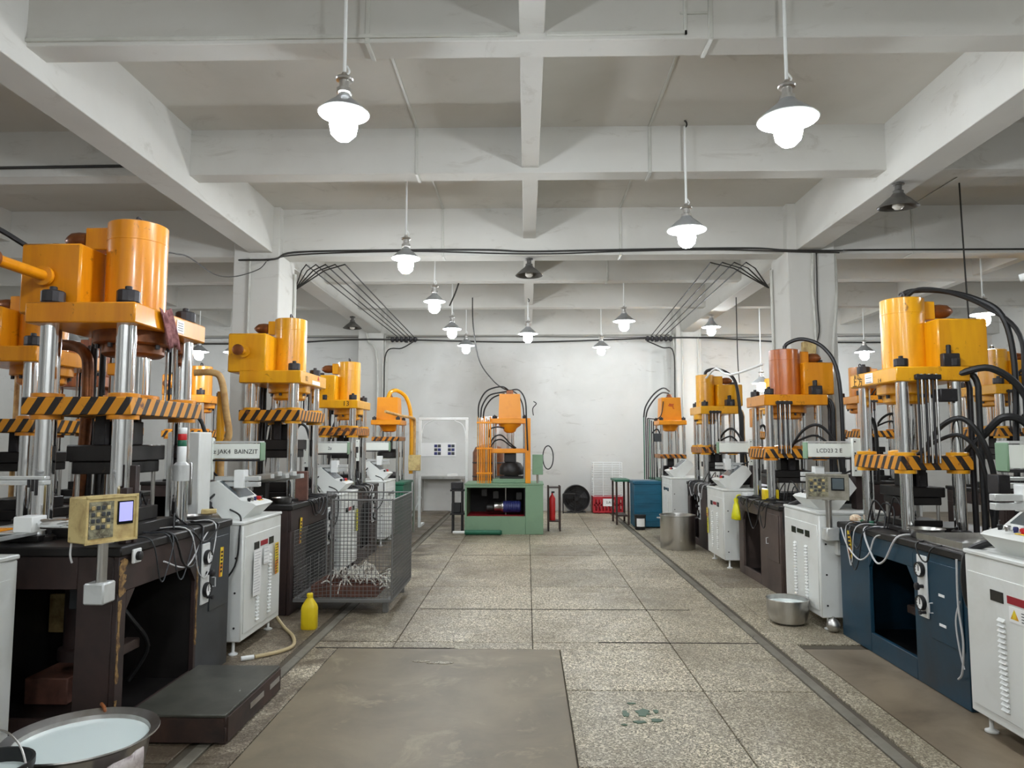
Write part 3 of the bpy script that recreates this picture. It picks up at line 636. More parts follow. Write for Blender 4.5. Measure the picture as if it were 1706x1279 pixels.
    if h: hmi(t, *h)
    return t

def std_hoses(P, big=1.0):
    c0, c1, cz, ct, kz, cy0, cd = P['c0'], P['c1'], P['cz'], P.get('ct', .115), P['kz'], P.get('cy0', .06), P.get('cd', .62)
    sz = P['sz']; tz = P.get('tz', 1.0)
    return [([(c1 - .25, cy0 + .4, cz + ct), (c1 - .18, cy0 + .42, cz + ct + .16), (c1 - .08, cy0 + .46, cz + ct + .2), (c1 + .03, cy0 + .52, cz + ct + .08), (c1 + .05, cy0 + .58, cz - .1), (c1 + .04, cy0 + cd + .04, cz - .4)], .016 * big),
            ([(c1 - .2, cy0 + .3, cz + ct), (c1 - .1, cy0 + .36, cz + ct + .12), (c1, cy0 + .5, cz + ct + .06), (c1 + .06, cy0 + .55, cz - .05)], .013 * big),
            ([(c1 - .18, cy0 + cd * .5, sz + .12), (c1 - .06, cy0 + cd * .62, sz + .3), (c1 + .05, cy0 + cd * .8, sz + .36), (c1 + .1, cy0 + cd, sz + .2), (c1 + .08, cy0 + cd + .08, sz - .1), (c1 + .04, cy0 + cd + .08, tz)], .018 * big),
            ([(c1 - .22, cy0 + cd * .45, sz + .1), (c1 - .1, cy0 + cd * .6, sz + .2), (c1 + .03, cy0 + cd * .8, sz + .24), (c1 + .08, cy0 + cd, sz + .05), (c1 + .02, cy0 + cd + .1, tz)], .014 * big)]

# --- left row (front faces at x = -2.13, machines 1-3)
P1 = dict(b0=-.6, b1=.78, o0=-.52, o1=.27, bd=.95, tz=1.0, oz0=.1, oz1=.76, c0=-.435, c1=.44, cy0=.07, cd=.63, cz=2.217, ct=.118, sz=1.7, st=.1, ky=.315, kr=.172, kz=2.9,
          tank=(-.27, .2, .50, .86, 2.3, 2.72), dh=.34, gx=.39, gz=.68, oily=True, gcab='grey_base', tpl=.42, stickers=[(.63, .72, .05, .2, 4)], tbox=(-.33, -.2, .2, .28, 1.93, 2.0), hmi=(-.72, .02, 1.05, R(-24), .84, True, .27, .225))
P1['hoses'] = std_hoses(P1, 1.1) + [([(.2, .45, 2.335), (.24, .5, 2.45), (.3, .52, 2.44), (.36, .55, 2.38)], .014)]
L1 = press('hydraulic_press', 'nearest left hydraulic press with orange cylinder, mauve rag and grimy brown base', (-2.13, 4.32, 0), -1, P1)
P2 = dict(b0=-.75, b1=.72, o0=-.3, o1=.35, bd=.95, tz=.98, base='brown_base', c0=-.43, c1=.44, cy0=.05, cd=.6, cz=2.115, ct=.122, sz=1.75, st=.105, ky=.30, kr=.158, kz=2.8,
          tank=(-.42, .0, .40, .77, 2.22, 2.6), dh=.36, gx=.45, open_side=False, stickers=[(-.5, .72, .06, .24, 6)], pr=.05, hmi=None)
P2['hoses'] = std_hoses(P2)
L2 = press('hydraulic_press', 'second left hydraulic press with yellow orange cylinder behind the wire cage', (-2.13, 7.18, 0), -1, dict(P2, paint='yellow_orange'))
P3 = dict(b0=-.64, b1=.72, o0=-.3, o1=.3, bd=.95, tz=.96, c0=-.38, c1=.38, cy0=.05, cd=.52, cz=1.985, ct=.108, sz=1.63, st=.1, ky=.26, kr=.15, kz=2.62, hazard='hazard2',
          tank=(-.34, .0, .36, .7, 2.05, 2.42), dh=.3, open_side=False, pr=.045, mg=.08, stickers=[])
P3['hoses'] = std_hoses(P3)
L3 = press('hydraulic_press', 'third left hydraulic press marked 13 with yellow orange cylinder', (-2.15, 9.52, 0), -1, dict(P3, paint='yellow_orange'))
# --- right row (front faces at x = 2.55)
Q1 = dict(b0=-.5, b1=1.16, o0=-.02, o1=.6, bd=.95, tz=.9, oz0=.14, oz1=.72, base='blue_base', paint='yellow_orange', c0=-.36, c1=.36, cy0=.07, cd=.52, cz=1.978, ct=.104, sz=1.35, st=.1, ky=.32, kr=.152, kz=2.63,
          tank=(-.1, .28, .42, .78, 2.083, 2.44), dh=.26, pr=.042, mg=.075, gx=.72, gz=.62, open_side=False, risers=4, tank_pipe=False, stickers=[(-.3, .74, .06, .22, -6)],
          tbox=(.33, .42, .34, .46, 1.83, 1.92), tbox_paint=False, hmi=(-.55, -.06, 1.08, R(62), .84, False, .31, .2, 'grime_box'))
Q1['hoses'] = std_hoses(Q1, 1.0)[2:] + [
    ([(-.02, .32, 2.63), (.02, .36, 2.69), (.1, .55, 2.68), (.2, .75, 2.6), (.32, .86, 2.45), (.36, .9, 2.1), (.36, .88, 1.5), (.36, .86, .9)], .02),
    ([(.04, .32, 2.63), (.06, .42, 2.7), (.14, .6, 2.66), (.26, .8, 2.52), (.4, .92, 2.3), (.42, .92, 1.9), (.42, .9, .9)], .016),
    ([(.2, .62, 1.46), (.3, .7, 1.6), (.4, .78, 1.72), (.46, .9, 1.66), (.48, .96, 1.4), (.46, .95, .9)], .026),
    ([(.34, .52, 2.03), (.44, .68, 2.06), (.48, .86, 1.9), (.5, .93, 1.6), (.5, .95, 1.2)], .024)]
R1 = press('hydraulic_press', 'nearest right hydraulic press with yellow cylinder on a worn dark blue base', (2.55, 5.42, 0), 1, Q1)
Q2 = dict(b0=-.5, b1=.9, o0=-.33, o1=.28, bd=.95, tz=.9, oz0=.1, oz1=.74, base='brown_base2', paint='orange', cylpaint='red_orange', c0=-.31, c1=.33, cy0=.07, cd=.7, cz=1.95, ct=.12, sz=1.37, st=.1, ky=.42, kr=.17, kz=2.6,
          tank=(-.16, .2, .56, .9, 2.075, 2.44), dh=.28, pr=.045, mg=.08, gx=.46, gz=.6, open_side=False, tank_pipe=False, stickers=[], gauges=False, tbox=(-.31, -.23, .1, .18, 1.72, 1.94))
Q2['hoses'] = std_hoses(Q2, .9)[2:] + [([(.0, .42, 2.6), (.02, .46, 2.68), (.08, .62, 2.72), (.2, .8, 2.6), (.3, .9, 2.3), (.32, .92, 1.6), (.3, .9, .9)], .022)]
R2 = press('hydraulic_press', 'second right hydraulic press with rusty red orange cylinder and brown base', (2.55, 8.2, 0), 1, Q2)
Q3 = dict(b0=-.45, b1=.85, o0=-.3, o1=.25, bd=.95, tz=.92, oz0=.1, oz1=.74, base='brown_base', paint='yellow_orange', c0=-.36, c1=.36, cy0=.04, cd=.56, cz=1.965, ct=.12, sz=1.38, st=.09, ky=.2, kr=.14, kz=2.58, hazard='hazard2',
          tank=(-.18, .2, .34, .72, 2.09, 2.42), dh=.28, pr=.045, mg=.08, open_side=False, tank_pipe=False)
Q3['hoses'] = std_hoses(Q3, .9)[2:] + [([(.0, .2, 2.58), (.02, .24, 2.65), (.08, .4, 2.66), (.2, .58, 2.52), (.32, .62, 2.2), (.34, .64, 1.6), (.3, .64, .9)], .024)]
R3 = press('hydraulic_press', 'third right hydraulic press with yellow cylinder behind the steel drum', (2.57, 11.05, 0), 1, Q3)
# --- second rows, seen between the machines
S0 = dict(b0=-.6, b1=.6, o0=-.4, o1=.3, bd=.9, tz=.95, c0=-.45, c1=.45, cy0=.06, cd=.65, cz=2.15, ct=.12, sz=1.62, st=.1, ky=.32, kr=.17, kz=2.75, tank=(-.3, .2, .46, .8, 2.28, 2.6), dh=.3, gauges=False, risers=2)
S0['hoses'] = std_hoses(S0)
for (x, y, sd, pnt, lab) in ((-3.62, 5.65, -1, 'orange', 'orange press of the outer left row behind the nearest left press'), (-4.6, 8.1, -1, 'red_orange', 'rusty press of the outer left row seen between the near posts'),
                             (-4.9, 11.2, -1, 'orange', 'orange press of the outer left row farther back'),
                             (5.8, 9.4, 1, 'yellow_orange', 'yellow press of the outer right row at the right picture edge'), (5.1, 11.6, 1, 'orange', 'orange press of the outer right row behind the blue base press'),
                             (-6.9, 6.6, -1, 'orange', 'orange press in the far left bay'), (4.4, 13.6, 1, 'yellow_orange', 'yellow press of the outer right row by the end wall')):
    press('hydraulic_press', lab, (x, y, 0), sd, dict(S0, paint=pnt))

# ---- lettering and small things on the presses
text('machine_number', '13', .09, (-.3812, .2, 2.04), (PI / 2, 0, -PI / 2), M['ink'], L3)
text('painted_letters', '上 方', .075, (-.23, .0675, 2.012), FACE, M['ink'], R1)
text('painted_letters', 'A D', .055, (-.24, .0675, 2.058), FACE, M['ink'], R1)
text('painted_letters', '1 4', .04, (.12, .0675, 2.0), FACE, M['ink'], R1)
lb = Bx(-.1, .02, .066, .0695, 1.995, 2.07).obj('paper_label', M['paper'], R1)
for k in range(4): Bx(-.085, .0, .0655, .0662, 2.0 + .016 * k, 2.004 + .016 * k).obj('label_line', M['silver_ink'] if k % 2 else M['ink'], lb)
lb = Bx(.04, .13, .0665, .0695, 2.235, 2.315).obj('paper_label', M['paper'], L1)
for k in range(4): Bx(.052, .118, .066, .0668, 2.25 + .015 * k, 2.254 + .015 * k).obj('label_line', M['ink'], lb)
lb = Bx(-.06, .2, .046, .0495, 2.13, 2.17).obj('paper_label', M['paper'], L2)
text('painted_letters', '12', .07, (-.25, .048, 2.17), FACE, M['ink'], L2)
Mesh().prism([(.12, 2.185), (.18, 2.185), (.15, 2.23)], .047, .0495, 'y').obj('warning_triangle', M['red_ink'], L2)
# rag over the crown of the nearest left press
rg = Mesh(); n = 9
for j in range(8):
    for i in range(n):
        u = i / (n - 1); vv = j / 7
        x = -.2 + .15 * u + .10 * vv + (.02 * (1 - u) * vv); y = .058 - .012 * math.sin(i * 2.3 + j * .4) - .006 * vv
        z = 2.345 - .22 * vv - .02 * math.sin(u * 5 + vv * 2)
        rg.v.append((x, y, z))
for j in range(7):
    for i in range(n - 1): rg.f.append((j * n + i, j * n + i + 1, (j + 1) * n + i + 1, (j + 1) * n + i))
o = rg.obj('rag', M['rag'], ang=80); sm = o.modifiers.new('thickness', 'SOLIDIFY'); sm.thickness = .006
o.matrix_world = Matrix.Translation((-2.13, 4.32, 0)) @ Matrix.Rotation(PI / 2, 4, 'Z')
tag(o, 'mauve rag draped over the orange crown of the nearest left press', 'rag')
# number plates of R1 signal: white cable loop on the blue base
hose([(-.42, -.02, .86), (-.3, -.03, .74), (-.1, -.035, .66), (.05, -.03, .72), (.12, -.02, .84), (.2, -.01, .88), (.4, .0, .9)], R1, .006, 'white_wire', 'silver_ink')
hose([(1.12, -.02, .86), (1.13, -.03, .6), (1.17, -.035, .4), (1.14, -.03, .22), (1.08, -.02, .16)], R1, .006, 'white_wire', 'silver_ink')
hose([(1.13, -.02, .62), (1.1, -.03, .5), (1.13, -.035, .35), (1.16, -.03, .24)], R1, .005, 'white_wire', 'silver_ink')
hose([(-.2, -.03, .86), (.1, -.02, .78), (.3, -.015, .9), (.5, .0, 1.0)], L1, .005, 'white_wire', 'silver_ink')
for z, w in ((.6, .06), (.42, .07)): Bx(.93 - w / 2, .93 + w / 2, -.012, -.0085, z, z + .016).obj('paper_scrap', M['paper'], R1)
# flaking paint on the near left base leg
for x, z0, z1, w in ((-.575, .74, .93, .05), (-.585, .3, .72, .02), (-.585, .14, .22, .012), (.29, .25, .74, .016)):
    nz = 14; lft = []; rgt = []
    for k in range(nz + 1):
        z = z0 + (z1 - z0) * k / nz
        lft.append((max(x - w * random.uniform(.2, 1.0), -.5995), z + random.uniform(-.006, .006))); rgt.append((x + w * random.uniform(.1, 1.1), z + random.uniform(-.008, .008)))
    Mesh().prism(lft + rgt[::-1], -.0035, -.0005, 'y').obj('flaking_paint', M['flake'], L1, smooth=False)
Bx(.235, .255, .76, .92, .34, .58, bev=.004).obj('terminal_board', M['cream_box'], L1)
Bx(-.2, .1, .5, .75, .051, .2, bev=.006).obj('inner_block', M['rust_box'], L1)
Bx(-.35, .0, .3, .42, .62, .74, bev=.006).obj('inner_block', M['grey_base'], L1)
# rotary switch and bracket post at the nearest left press
sw = Bx(-.52, -.44, -.03, -.016, .90, .975, bev=.004).obj('switch_plate', M['white'], L1)
Mesh().lathe([(.024, 0), (.024, -.018), (.018, -.022)], (-.48, -.03, .937), 16, 'y').obj('rotary_switch', M['black'], sw)
Bx(-.44, -.40, .02, .06, 1.0, 1.42, bev=.004).obj('bracket_post', M['brown_base'], L1)
Bx(-.5, -.44, .03, .07, 1.0, 1.3, bev=.004).obj('bracket_post', M['brown_base'], L1)
# loose cables lying over the table edges
for pr_, x0, x1, tz_ in ((L1, -.3, .6, 1.0), (L2, -.5, .5, .98), (L3, -.4, .5, .96), (R1, -.3, .9, .9), (R2, -.3, .8, .9), (R3, -.3, .7, .92)):
    for k in range(5):
        xa = random.uniform(x0, x1); xb = xa + random.uniform(.2, .5) * random.choice((-1, 1)); xb = max(x0, min(x1, xb)); ya = random.uniform(.02, .12); d = random.uniform(.05, .28)
        hose([(xa, ya + .08, tz_ + .012), (xa + .02, -.02, tz_ - .005), ((xa * 2 + xb) / 3, -.03, tz_ - d), ((xa + 2 * xb) / 3, -.03, tz_ - d * 1.1), (xb - .02, -.02, tz_ - .01), (xb, ya + .06, tz_ + .012), (xb + .05, ya + .2, tz_ + .012)], pr_, random.choice((.004, .005, .007)), 'loose_cable', random.choice(('black', 'black', 'silver_ink', 'grey_base')))
    for k in range(4):
        xa = random.uniform(x0, x1); ya = random.uniform(.04, .3)
        hose([(xa, ya, tz_ + .01), (xa + .06, ya + .03, tz_ + random.uniform(.08, .25)), (xa + .16, ya + .06, tz_ + random.uniform(.05, .2)), (xa + .22, ya + .02, tz_ + .01)], pr_, .006, 'loose_cable')

# ------------------------------------------------------------------ white control cabinets with tilted consoles
slit = Mesh().prism([(-.0005, -.006), (-.014, -.003), (-.0005, .012)], -.026, .026, 'x')
me_slit = bpy.data.meshes.new('louver'); me_slit.from_pydata(slit.v, [], slit.f); me_slit.materials.append(M['white_cab']); me_slit.materials.append(M['ink']); me_slit.polygons[0].material_index = 1  # underside face coloured black: the shade of the open slit is painted in
def cabinet(label, loc, side, near=True, console=True, papers=(), sticker=None, h=.95, w=.8, d=.6, warn=False, rx=0):
    t = thing('control_cabinet', label, 'cabinet', loc, PI / 2 if side < 0 else -PI / 2)
    hw = w / 2
    Bx(-hw, hw, 0, d, .1, h - .012, bev=.008).obj('cabinet_body', M['white_cab'], t)
    Bx(-hw - .006, hw + .006, -.006, d + .004, h - .012, h + .012, bev=.006).obj('cabinet_lid', M['white_cab'], t)
    dr = Bx(-hw + .03, hw - .03, -.006, -.0005, .15, h - .1, bev=.003).obj('cabinet_door', M['white_cab'], t)
    zt = h - .22
    Bx(-.2, -.1, -.009, -.006, zt, zt + .055).obj('display_window', M['glass_dark'], dr)
    Bx(-.07, .08, -.009, -.006, zt + .012, zt + .05).obj('name_plate', M['red_label'] if warn or papers else M['glass_dark'], dr)
    Bx(.11, .21, -.009, -.006, zt, zt + .055).obj('display_window', M['glass_dark'], dr)
    if warn:
        Bx(-.06, .16, -.0085, -.006, zt - .075, zt + .0).obj('caution_label', M['paper'], dr)
        Mesh().prism([(-.05, zt - .06), (.01, zt - .06), (-.02, zt - .01)], -.0092, -.0086, 'y').obj('warning_triangle', M['sticker'], dr)
        for k in range(4): Bx(.03, .15, -.0092, -.0086, zt - .062 + .014 * k, zt - .058 + .014 * k).obj('label_line', M['ink'], dr)
    n = 18
    if near:
        for cxx in (-.12, .13):
            for k in range(n):
                z = .2 + k * .026
                link('louver', me_slit, dr, (cxx, -.006, z)); 
    else:
        lv = Mesh()
        for cxx in (-.12, .13):
            for k in range(n):
                z = .2 + k * .026; lv.prism([(-.0065, z - .006), (-.02, z - .003), (-.0065, z + .012)], cxx - .026, cxx + .026, 'x')
        lv.obj('louver_panel', M['white_cab'], dr, kind='stuff')
    for sx in (-1, 1):
        for sy in (.07, d - .07):
            Mesh().lathe([(.034, 0), (.034, .008), (.014, .018), (.011, .022), (.011, .1)], (sx * (hw - .05), sy, 0), 14).obj('foot', M['white'], t)
    for z in (.2, .45, .7):
        for sx in (-1, 1): Mesh().cyl((sx * hw, .05, z), (sx * (hw + .004), .05, z), .008, n=8).obj('rivet', M['ink'], t)
    for (x, z, pw, ph, tilt, kind) in papers:
        st = Bx(-pw / 2, pw / 2, -.002, 0, -ph / 2, ph / 2).obj('notice_paper' if kind == 'paper' else 'warning_sticker', M[kind], dr)
        st.location = (x, -.0235, z); st.rotation_euler = (0, R(tilt), 0)
        nn = max(3, int(ph / .022))
        for k in range(nn):
            zz = ph * (.44 - .86 * k / (nn - 1)); ww = pw * random.uniform(.25, .42)
            Bx(-pw * .42, -pw * .42 + 2 * ww, -.003, -.0021, zz - .003, zz + .003).obj('print_line', M['silver_ink'] if kind == 'paper' else M['ink'], st)
    if console:
        prof = [(.10, h + .012), (.26, h + .012), (.42, h + .2), (.36, h + .29), (.31, h + .3), (.12, h + .15), (.02, h + .125), (-.0, h + .11)]
        c = Mesh().prism(prof, -.17 + rx, .19 + rx, 'x').obj('console', M['white_cab'], t, ang=30)
        a = math.atan2(.15, .19)
        def onp(u, v, lift=.0): # point on sloping panel: u along x, v 0..1 up the slope
            y = .12 + .19 * v; z = h + .15 + .15 * v; return (u + rx, y - math.sin(a) * lift, z + math.cos(a) * lift)
        p = [onp(-.14, .12, .002), onp(.16, .12, .002), onp(.16, .95, .002), onp(-.14, .95, .002)]
        p2 = [onp(-.14, .12, .004), onp(.16, .12, .004), onp(.16, .95, .004), onp(-.14, .95, .004)]
        Mesh().add(p + p2, [(0,1,2,3),(4,5,6,7),(0,1,5,4),(1,2,6,5),(2,3,7,6),(3,0,4,7)]).obj('console_screen', M['screen_off'], c)
        for k, (xx, mt, r) in enumerate(((-.12, 'black', .014), (-.06, 'steel', .016), (.0, 'blue_plastic', .013), (.07, 'red', .024), (.13, 'black', .012))):
            Mesh().lathe([(r * .8, 0), (r * .8, .012), (r, .013), (r, .026), (r * .7, .031)], (xx + rx, .075, h + .135), 14).obj('emergency_stop' if mt == 'red' else 'button', M[mt], c)
        Mesh().box(.03 + rx, .11 + rx, .045, .105, h + .1335, h + .1385, bev=.002).obj('stop_label', M['sticker'], c)
        hose([(rx - .17, .2, h + .08), (rx - .27, .08, h + .04), (-hw - .02, .02, h - .05), (-hw - .04, .04, h - .3), (-hw - .03, .2, h - .5)], t, .007 if side < 0 else .021, 'cable_hose')
    return t
CL1 = cabinet('white control cabinet with notices and a yellow sticker next to the nearest left press', (-2.08, 5.62, 0), -1, True,
              papers=((-.17, .56, .15, .34, 1, 'paper'), (.02, .66, .12, .13, 2, 'paper'), (.25, .6, .075, .25, -3, 'sticker')), warn=False)
CL0 = cabinet('white control cabinet cut by the left picture edge', (-2.53, 3.13, 0), -1, True, console=False, h=.98)
CL2 = cabinet('white control cabinet behind the wire cage', (-2.1, 8.42, 0), -1, False, papers=((.28, .6, .08, .26, 0, 'yellow_bag'),))
CL3 = cabinet('white control cabinet farthest back on the left', (-2.12, 11.05, 0), -1, False)
CR0 = cabinet('white control cabinet with a red warning plate cut by the right picture edge', (2.42, 3.62, 0), 1, True, warn=True, w=.84, rx=-.1)
CR1 = cabinet('white control cabinet between the blue base press and the brown base press', (2.43, 6.43, 0), 1, True)
CR2 = cabinet('white control cabinet behind the steel drum', (2.42, 9.27, 0), 1, False, papers=((-.32, .62, .07, .12, 0, 'sticker'), (-.3, .45, .06, .2, 0, 'yellow_bag')))
CR3 = cabinet('white control cabinet beside the teal tank', (2.35, 12.1, 0), 1, False)
Bx(.405, .46, .12, .3, .62, .8, bev=.004).obj('vent_box', M['white_cab'], CR1)

# ------------------------------------------------------------------ transfer loaders behind the cabinets
def loader(label, loc, side, x=0.0, words='', tip=.03, base=.963):
    t = thing('transfer_loader', label, 'machine arm', loc, PI / 2 if side < 0 else -PI / 2)
    s = -1 if side < 0 else 1
    Mesh().box(x - .05, x + .05, .43, .5, base, 1.45, bev=.006).obj('column_post', M['brown_base'], t)
    Mesh().box(x - .02, x + .03, .51, .54, base, 1.42, bev=.004).obj('guide_rail', M['dark'], t)
    hd = Bx(x + s * .055 - .006, x + s * .055 + .03, .40, .54, 1.25, 1.58, bev=.004).obj('head_plate', M['rail_white'], t)
    bolts(hd, [(x + s * .055 + (.03 if s > 0 else -.006), yy, zz) for yy in (.42, .52) for zz in (1.3, 1.45, 1.55)], .007, .004 * s, 'ink', 'x')
    bm = Mesh().box(x - .045, x + .045, tip, .42, 1.415, 1.535, bev=.004).obj('arm_beam', M['rail_white'], t)
    for z in (1.54, 1.395): Bx(x - .05, x + .05, tip, .42, z, z + .014).obj('beam_edge', M['black_nut'] if z < 1.5 else M['alu'], bm)
    Bx(x - .048, x + .048, tip - .012, tip, 1.4, 1.545, bev=.004).obj('end_cap', M['green'], bm)
    xf = x + (-.0462 if s < 0 else .0462); rz = -PI / 2 if s < 0 else PI / 2
    if words: text('beam_lettering', words, .05, (xf, (tip + .42) / 2 - .01 * s, 1.47), (PI / 2, 0, rz), M['ink'], bm)
    # lower aluminium slide with carriage
    Mesh().box(x - .1, x - .05, -.02 + tip, .36, 1.2, 1.235, bev=.003).box(x - .1, x - .05, -.02 + tip, .36, 1.245, 1.28, bev=.003).obj('slide_rail', M['alu'], t)
    Bx(x - .12, x - .03, .12, .2, 1.19, 1.33, bev=.004).obj('carriage', M['white'], t)
    # servo motor
    mt = Mesh().lathe([(.05, 0), (.055, .01), (.055, .16), (.045, .17), (.045, .2)], (x - .2, .34, base + .08), 18, 'y').obj('servo_motor', M['black_nut'], t)
    for k in range(5): Mesh().lathe([(.0545, .025 + .03 * k), (.06, .03 + .03 * k), (.0545, .035 + .03 * k)], (x - .2, .34, base + .08), 18, 'y').obj('cooling_fin', M['dark'], mt)
    Bx(x - .25, x - .15, .36, .5, base, base + .03, bev=.004).obj('motor_mount', M['alu'], t)
    hose([(x - .2, .36, base + .14), (x - .1, .3, base + .25), (x + .05, .45, base + .35), (x + .06, .5, 1.3)], t, .009, 'cable_hose')
    hose([(x + .05, .5, 1.56), (x + .04, .55, 1.72), (x + .0, .62, 1.75), (x - .02, .66, 1.6), (x - .02, .66, 1.2)], t, .016, 'cable_chain')
    return t
loader('white transfer arm lettered 2z over the left cabinet with notices', (-2.08, 5.62, 0), -1, .0, '2z JAK4  BAINZIT')
loader('white transfer arm over the cabinet beyond the blue base press', (2.43, 6.43, 0), 1, .1, 'LCD23 2 E')
loader('white transfer arm at the right picture edge', (2.42, 3.62, 0), 1, -.05, 'MG-', tip=.0)
loader('white transfer arm behind the wire cage', (-2.1, 8.42, 0), -1, .0, '2z')
loader('white transfer arm behind the steel drum', (2.42, 9.27, 0), 1, .1, '')
loader('white transfer arm farthest back on the left', (-2.12, 11.05, 0), -1, .0, '')

# feed slide in front of the nearest left press
t = thing('feed_slide', 'aluminium feed slide with a silver air cylinder at the left picture edge', 'machine arm', (-2.62, 3.58, 0))
Mesh().box(-.16, -.1, -.32, .75, 1.035, 1.06, bev=.003).box(-.16, -.1, -.32, .75, 1.066, 1.09, bev=.003).obj('rail', M['alu'], t)
Mesh().box(-.26, -.2, -.32, .75, 1.035, 1.06, bev=.003).box(-.26, -.2, -.32, .75, 1.066, 1.09, bev=.003).obj('rail', M['alu'], t)
Bx(-.28, -.06, .3, .36, 1.001, 1.034, bev=.003).obj('rail_foot', M['dark'], t)
Mesh().box(-.9, .18, -.03, .03, 1.33, 1.355, bev=.004).box(-.9, .18, -.022, .022, 1.357, 1.375, bev=.003).obj('upper_rail', M['alu'], t)
Bx(-.58, -.52, -.03, .03, 1.0, 1.3299, bev=.004).obj('rail_support', M['alu'], t)
for k in range(3): Bx(.1 + .02 * k, .115 + .02 * k, -.034, -.0301, 1.32 - .02 * k, 1.36).obj('clip', M['black_nut'], t)
Bx(.05, .15, -.05, .06, 1.095, 1.175, bev=.005).obj('carriage', M['white'], t)
Bx(-.17, .12, -.06, .05, 1.0905, 1.0945, bev=.001).obj('carriage_plate', M['alu'], t)
Mesh().lathe([(.012, 0), (.024, .002), (.026, .01), (.026, .16), (.024, .165), (.012, .17)], (.155, 0, 1.135), 18, 'x').obj('air_cylinder', M['chrome'], t)
Bx(.325, .37, -.026, .026, 1.105, 1.165, bev=.005).obj('cylinder_head', M['black'], t)
hose([(.35, -.02, 1.16), (.36, -.05, 1.1), (.355, -.06, 1.0), (.36, -.05, .95)], t, .005, 'air_line', 'silver_ink')
t = cable_hose = Mesh().tube([(-2.95, 3.2, 1.03), (-2.7, 3.05, .98), (-2.48, 2.95, .8), (-2.42, 2.95, .5), (-2.42, 3.0, .1), (-2.44, 3.05, .025)], .022, 10, 6).obj('cable_hose', M['black']); tag(t, 'thick black cable hose over the cabinet at the left picture edge', 'hose')
o = Bx(-2.98, -2.66, 3.52, 3.66, 1.096, 1.106, bev=.002).obj('orange_tray', M['bright_orange']); tag(o, 'flat orange tray lying on the feed slide at left', 'tray')
t = thing('feed_slide', 'aluminium feed slide reaching in from the right picture edge', 'machine arm', (2.95, 4.2, 0))
Mesh().box(-.2, .6, -.03, .03, 1.28, 1.31, bev=.004).box(-.2, .6, -.03, .03, 1.325, 1.345, bev=.004).obj('rail', M['alu'], t)
Bx(.3, .36, -.03, .03, .9, 1.28, bev=.004).obj('rail_support', M['dark'], t)
Bx(-.25, -.18, -.05, .05, 1.25, 1.36, bev=.004).obj('gripper', M['black_nut'], t)
t = thing('parts_tray', 'shallow steel parts tray on the blue base press', 'tray', (2.8, 4.62, .9))
Bx(-.22, .2, -.3, .2, .0, .012, bev=.003).obj('tray_sheet', M['steel'], t)
for a in ((-.22, -.21, -.3, .2), (.19, .2, -.3, .2), (-.21, .19, -.3, -.29), (-.21, .19, .19, .2)): Bx(a[0], a[1], a[2], a[3], .0125, .05).obj('tray_edge', M['steel'], t)
o = Mesh().lathe([(0, .0), (.03, .005), (.045, .03), (.04, .055), (.02, .07), (0, .072)], (0, 0, 0), 12).obj('tape_ball', M['brass_tape']); o.location = (2.62, 5.78, .9); tag(o, 'crumpled ball of copper tape on the blue base press', 'tape ball')
t = thing('signal_light', 'red and green signal light hanging at the nearest left press', 'signal light', (-2.22, 4.53, 1.42))
for k, (a, b, m_) in enumerate(((.0, .1, 'white'), (.1, .14, 'dark_green'), (.14, .18, 'red'), (.18, .22, 'white'))): Mesh().lathe([(.026, a), (.028, a + .004), (.028, b - .004), (.026, b)], (0, 0, 0), 14).obj('light_segment', M[m_], t)
Mesh().lathe([(.05, -.12), (.05, -.02), (.03, 0)], (0, 0, 0), 16).obj('lamp_base', M['alu'], t)

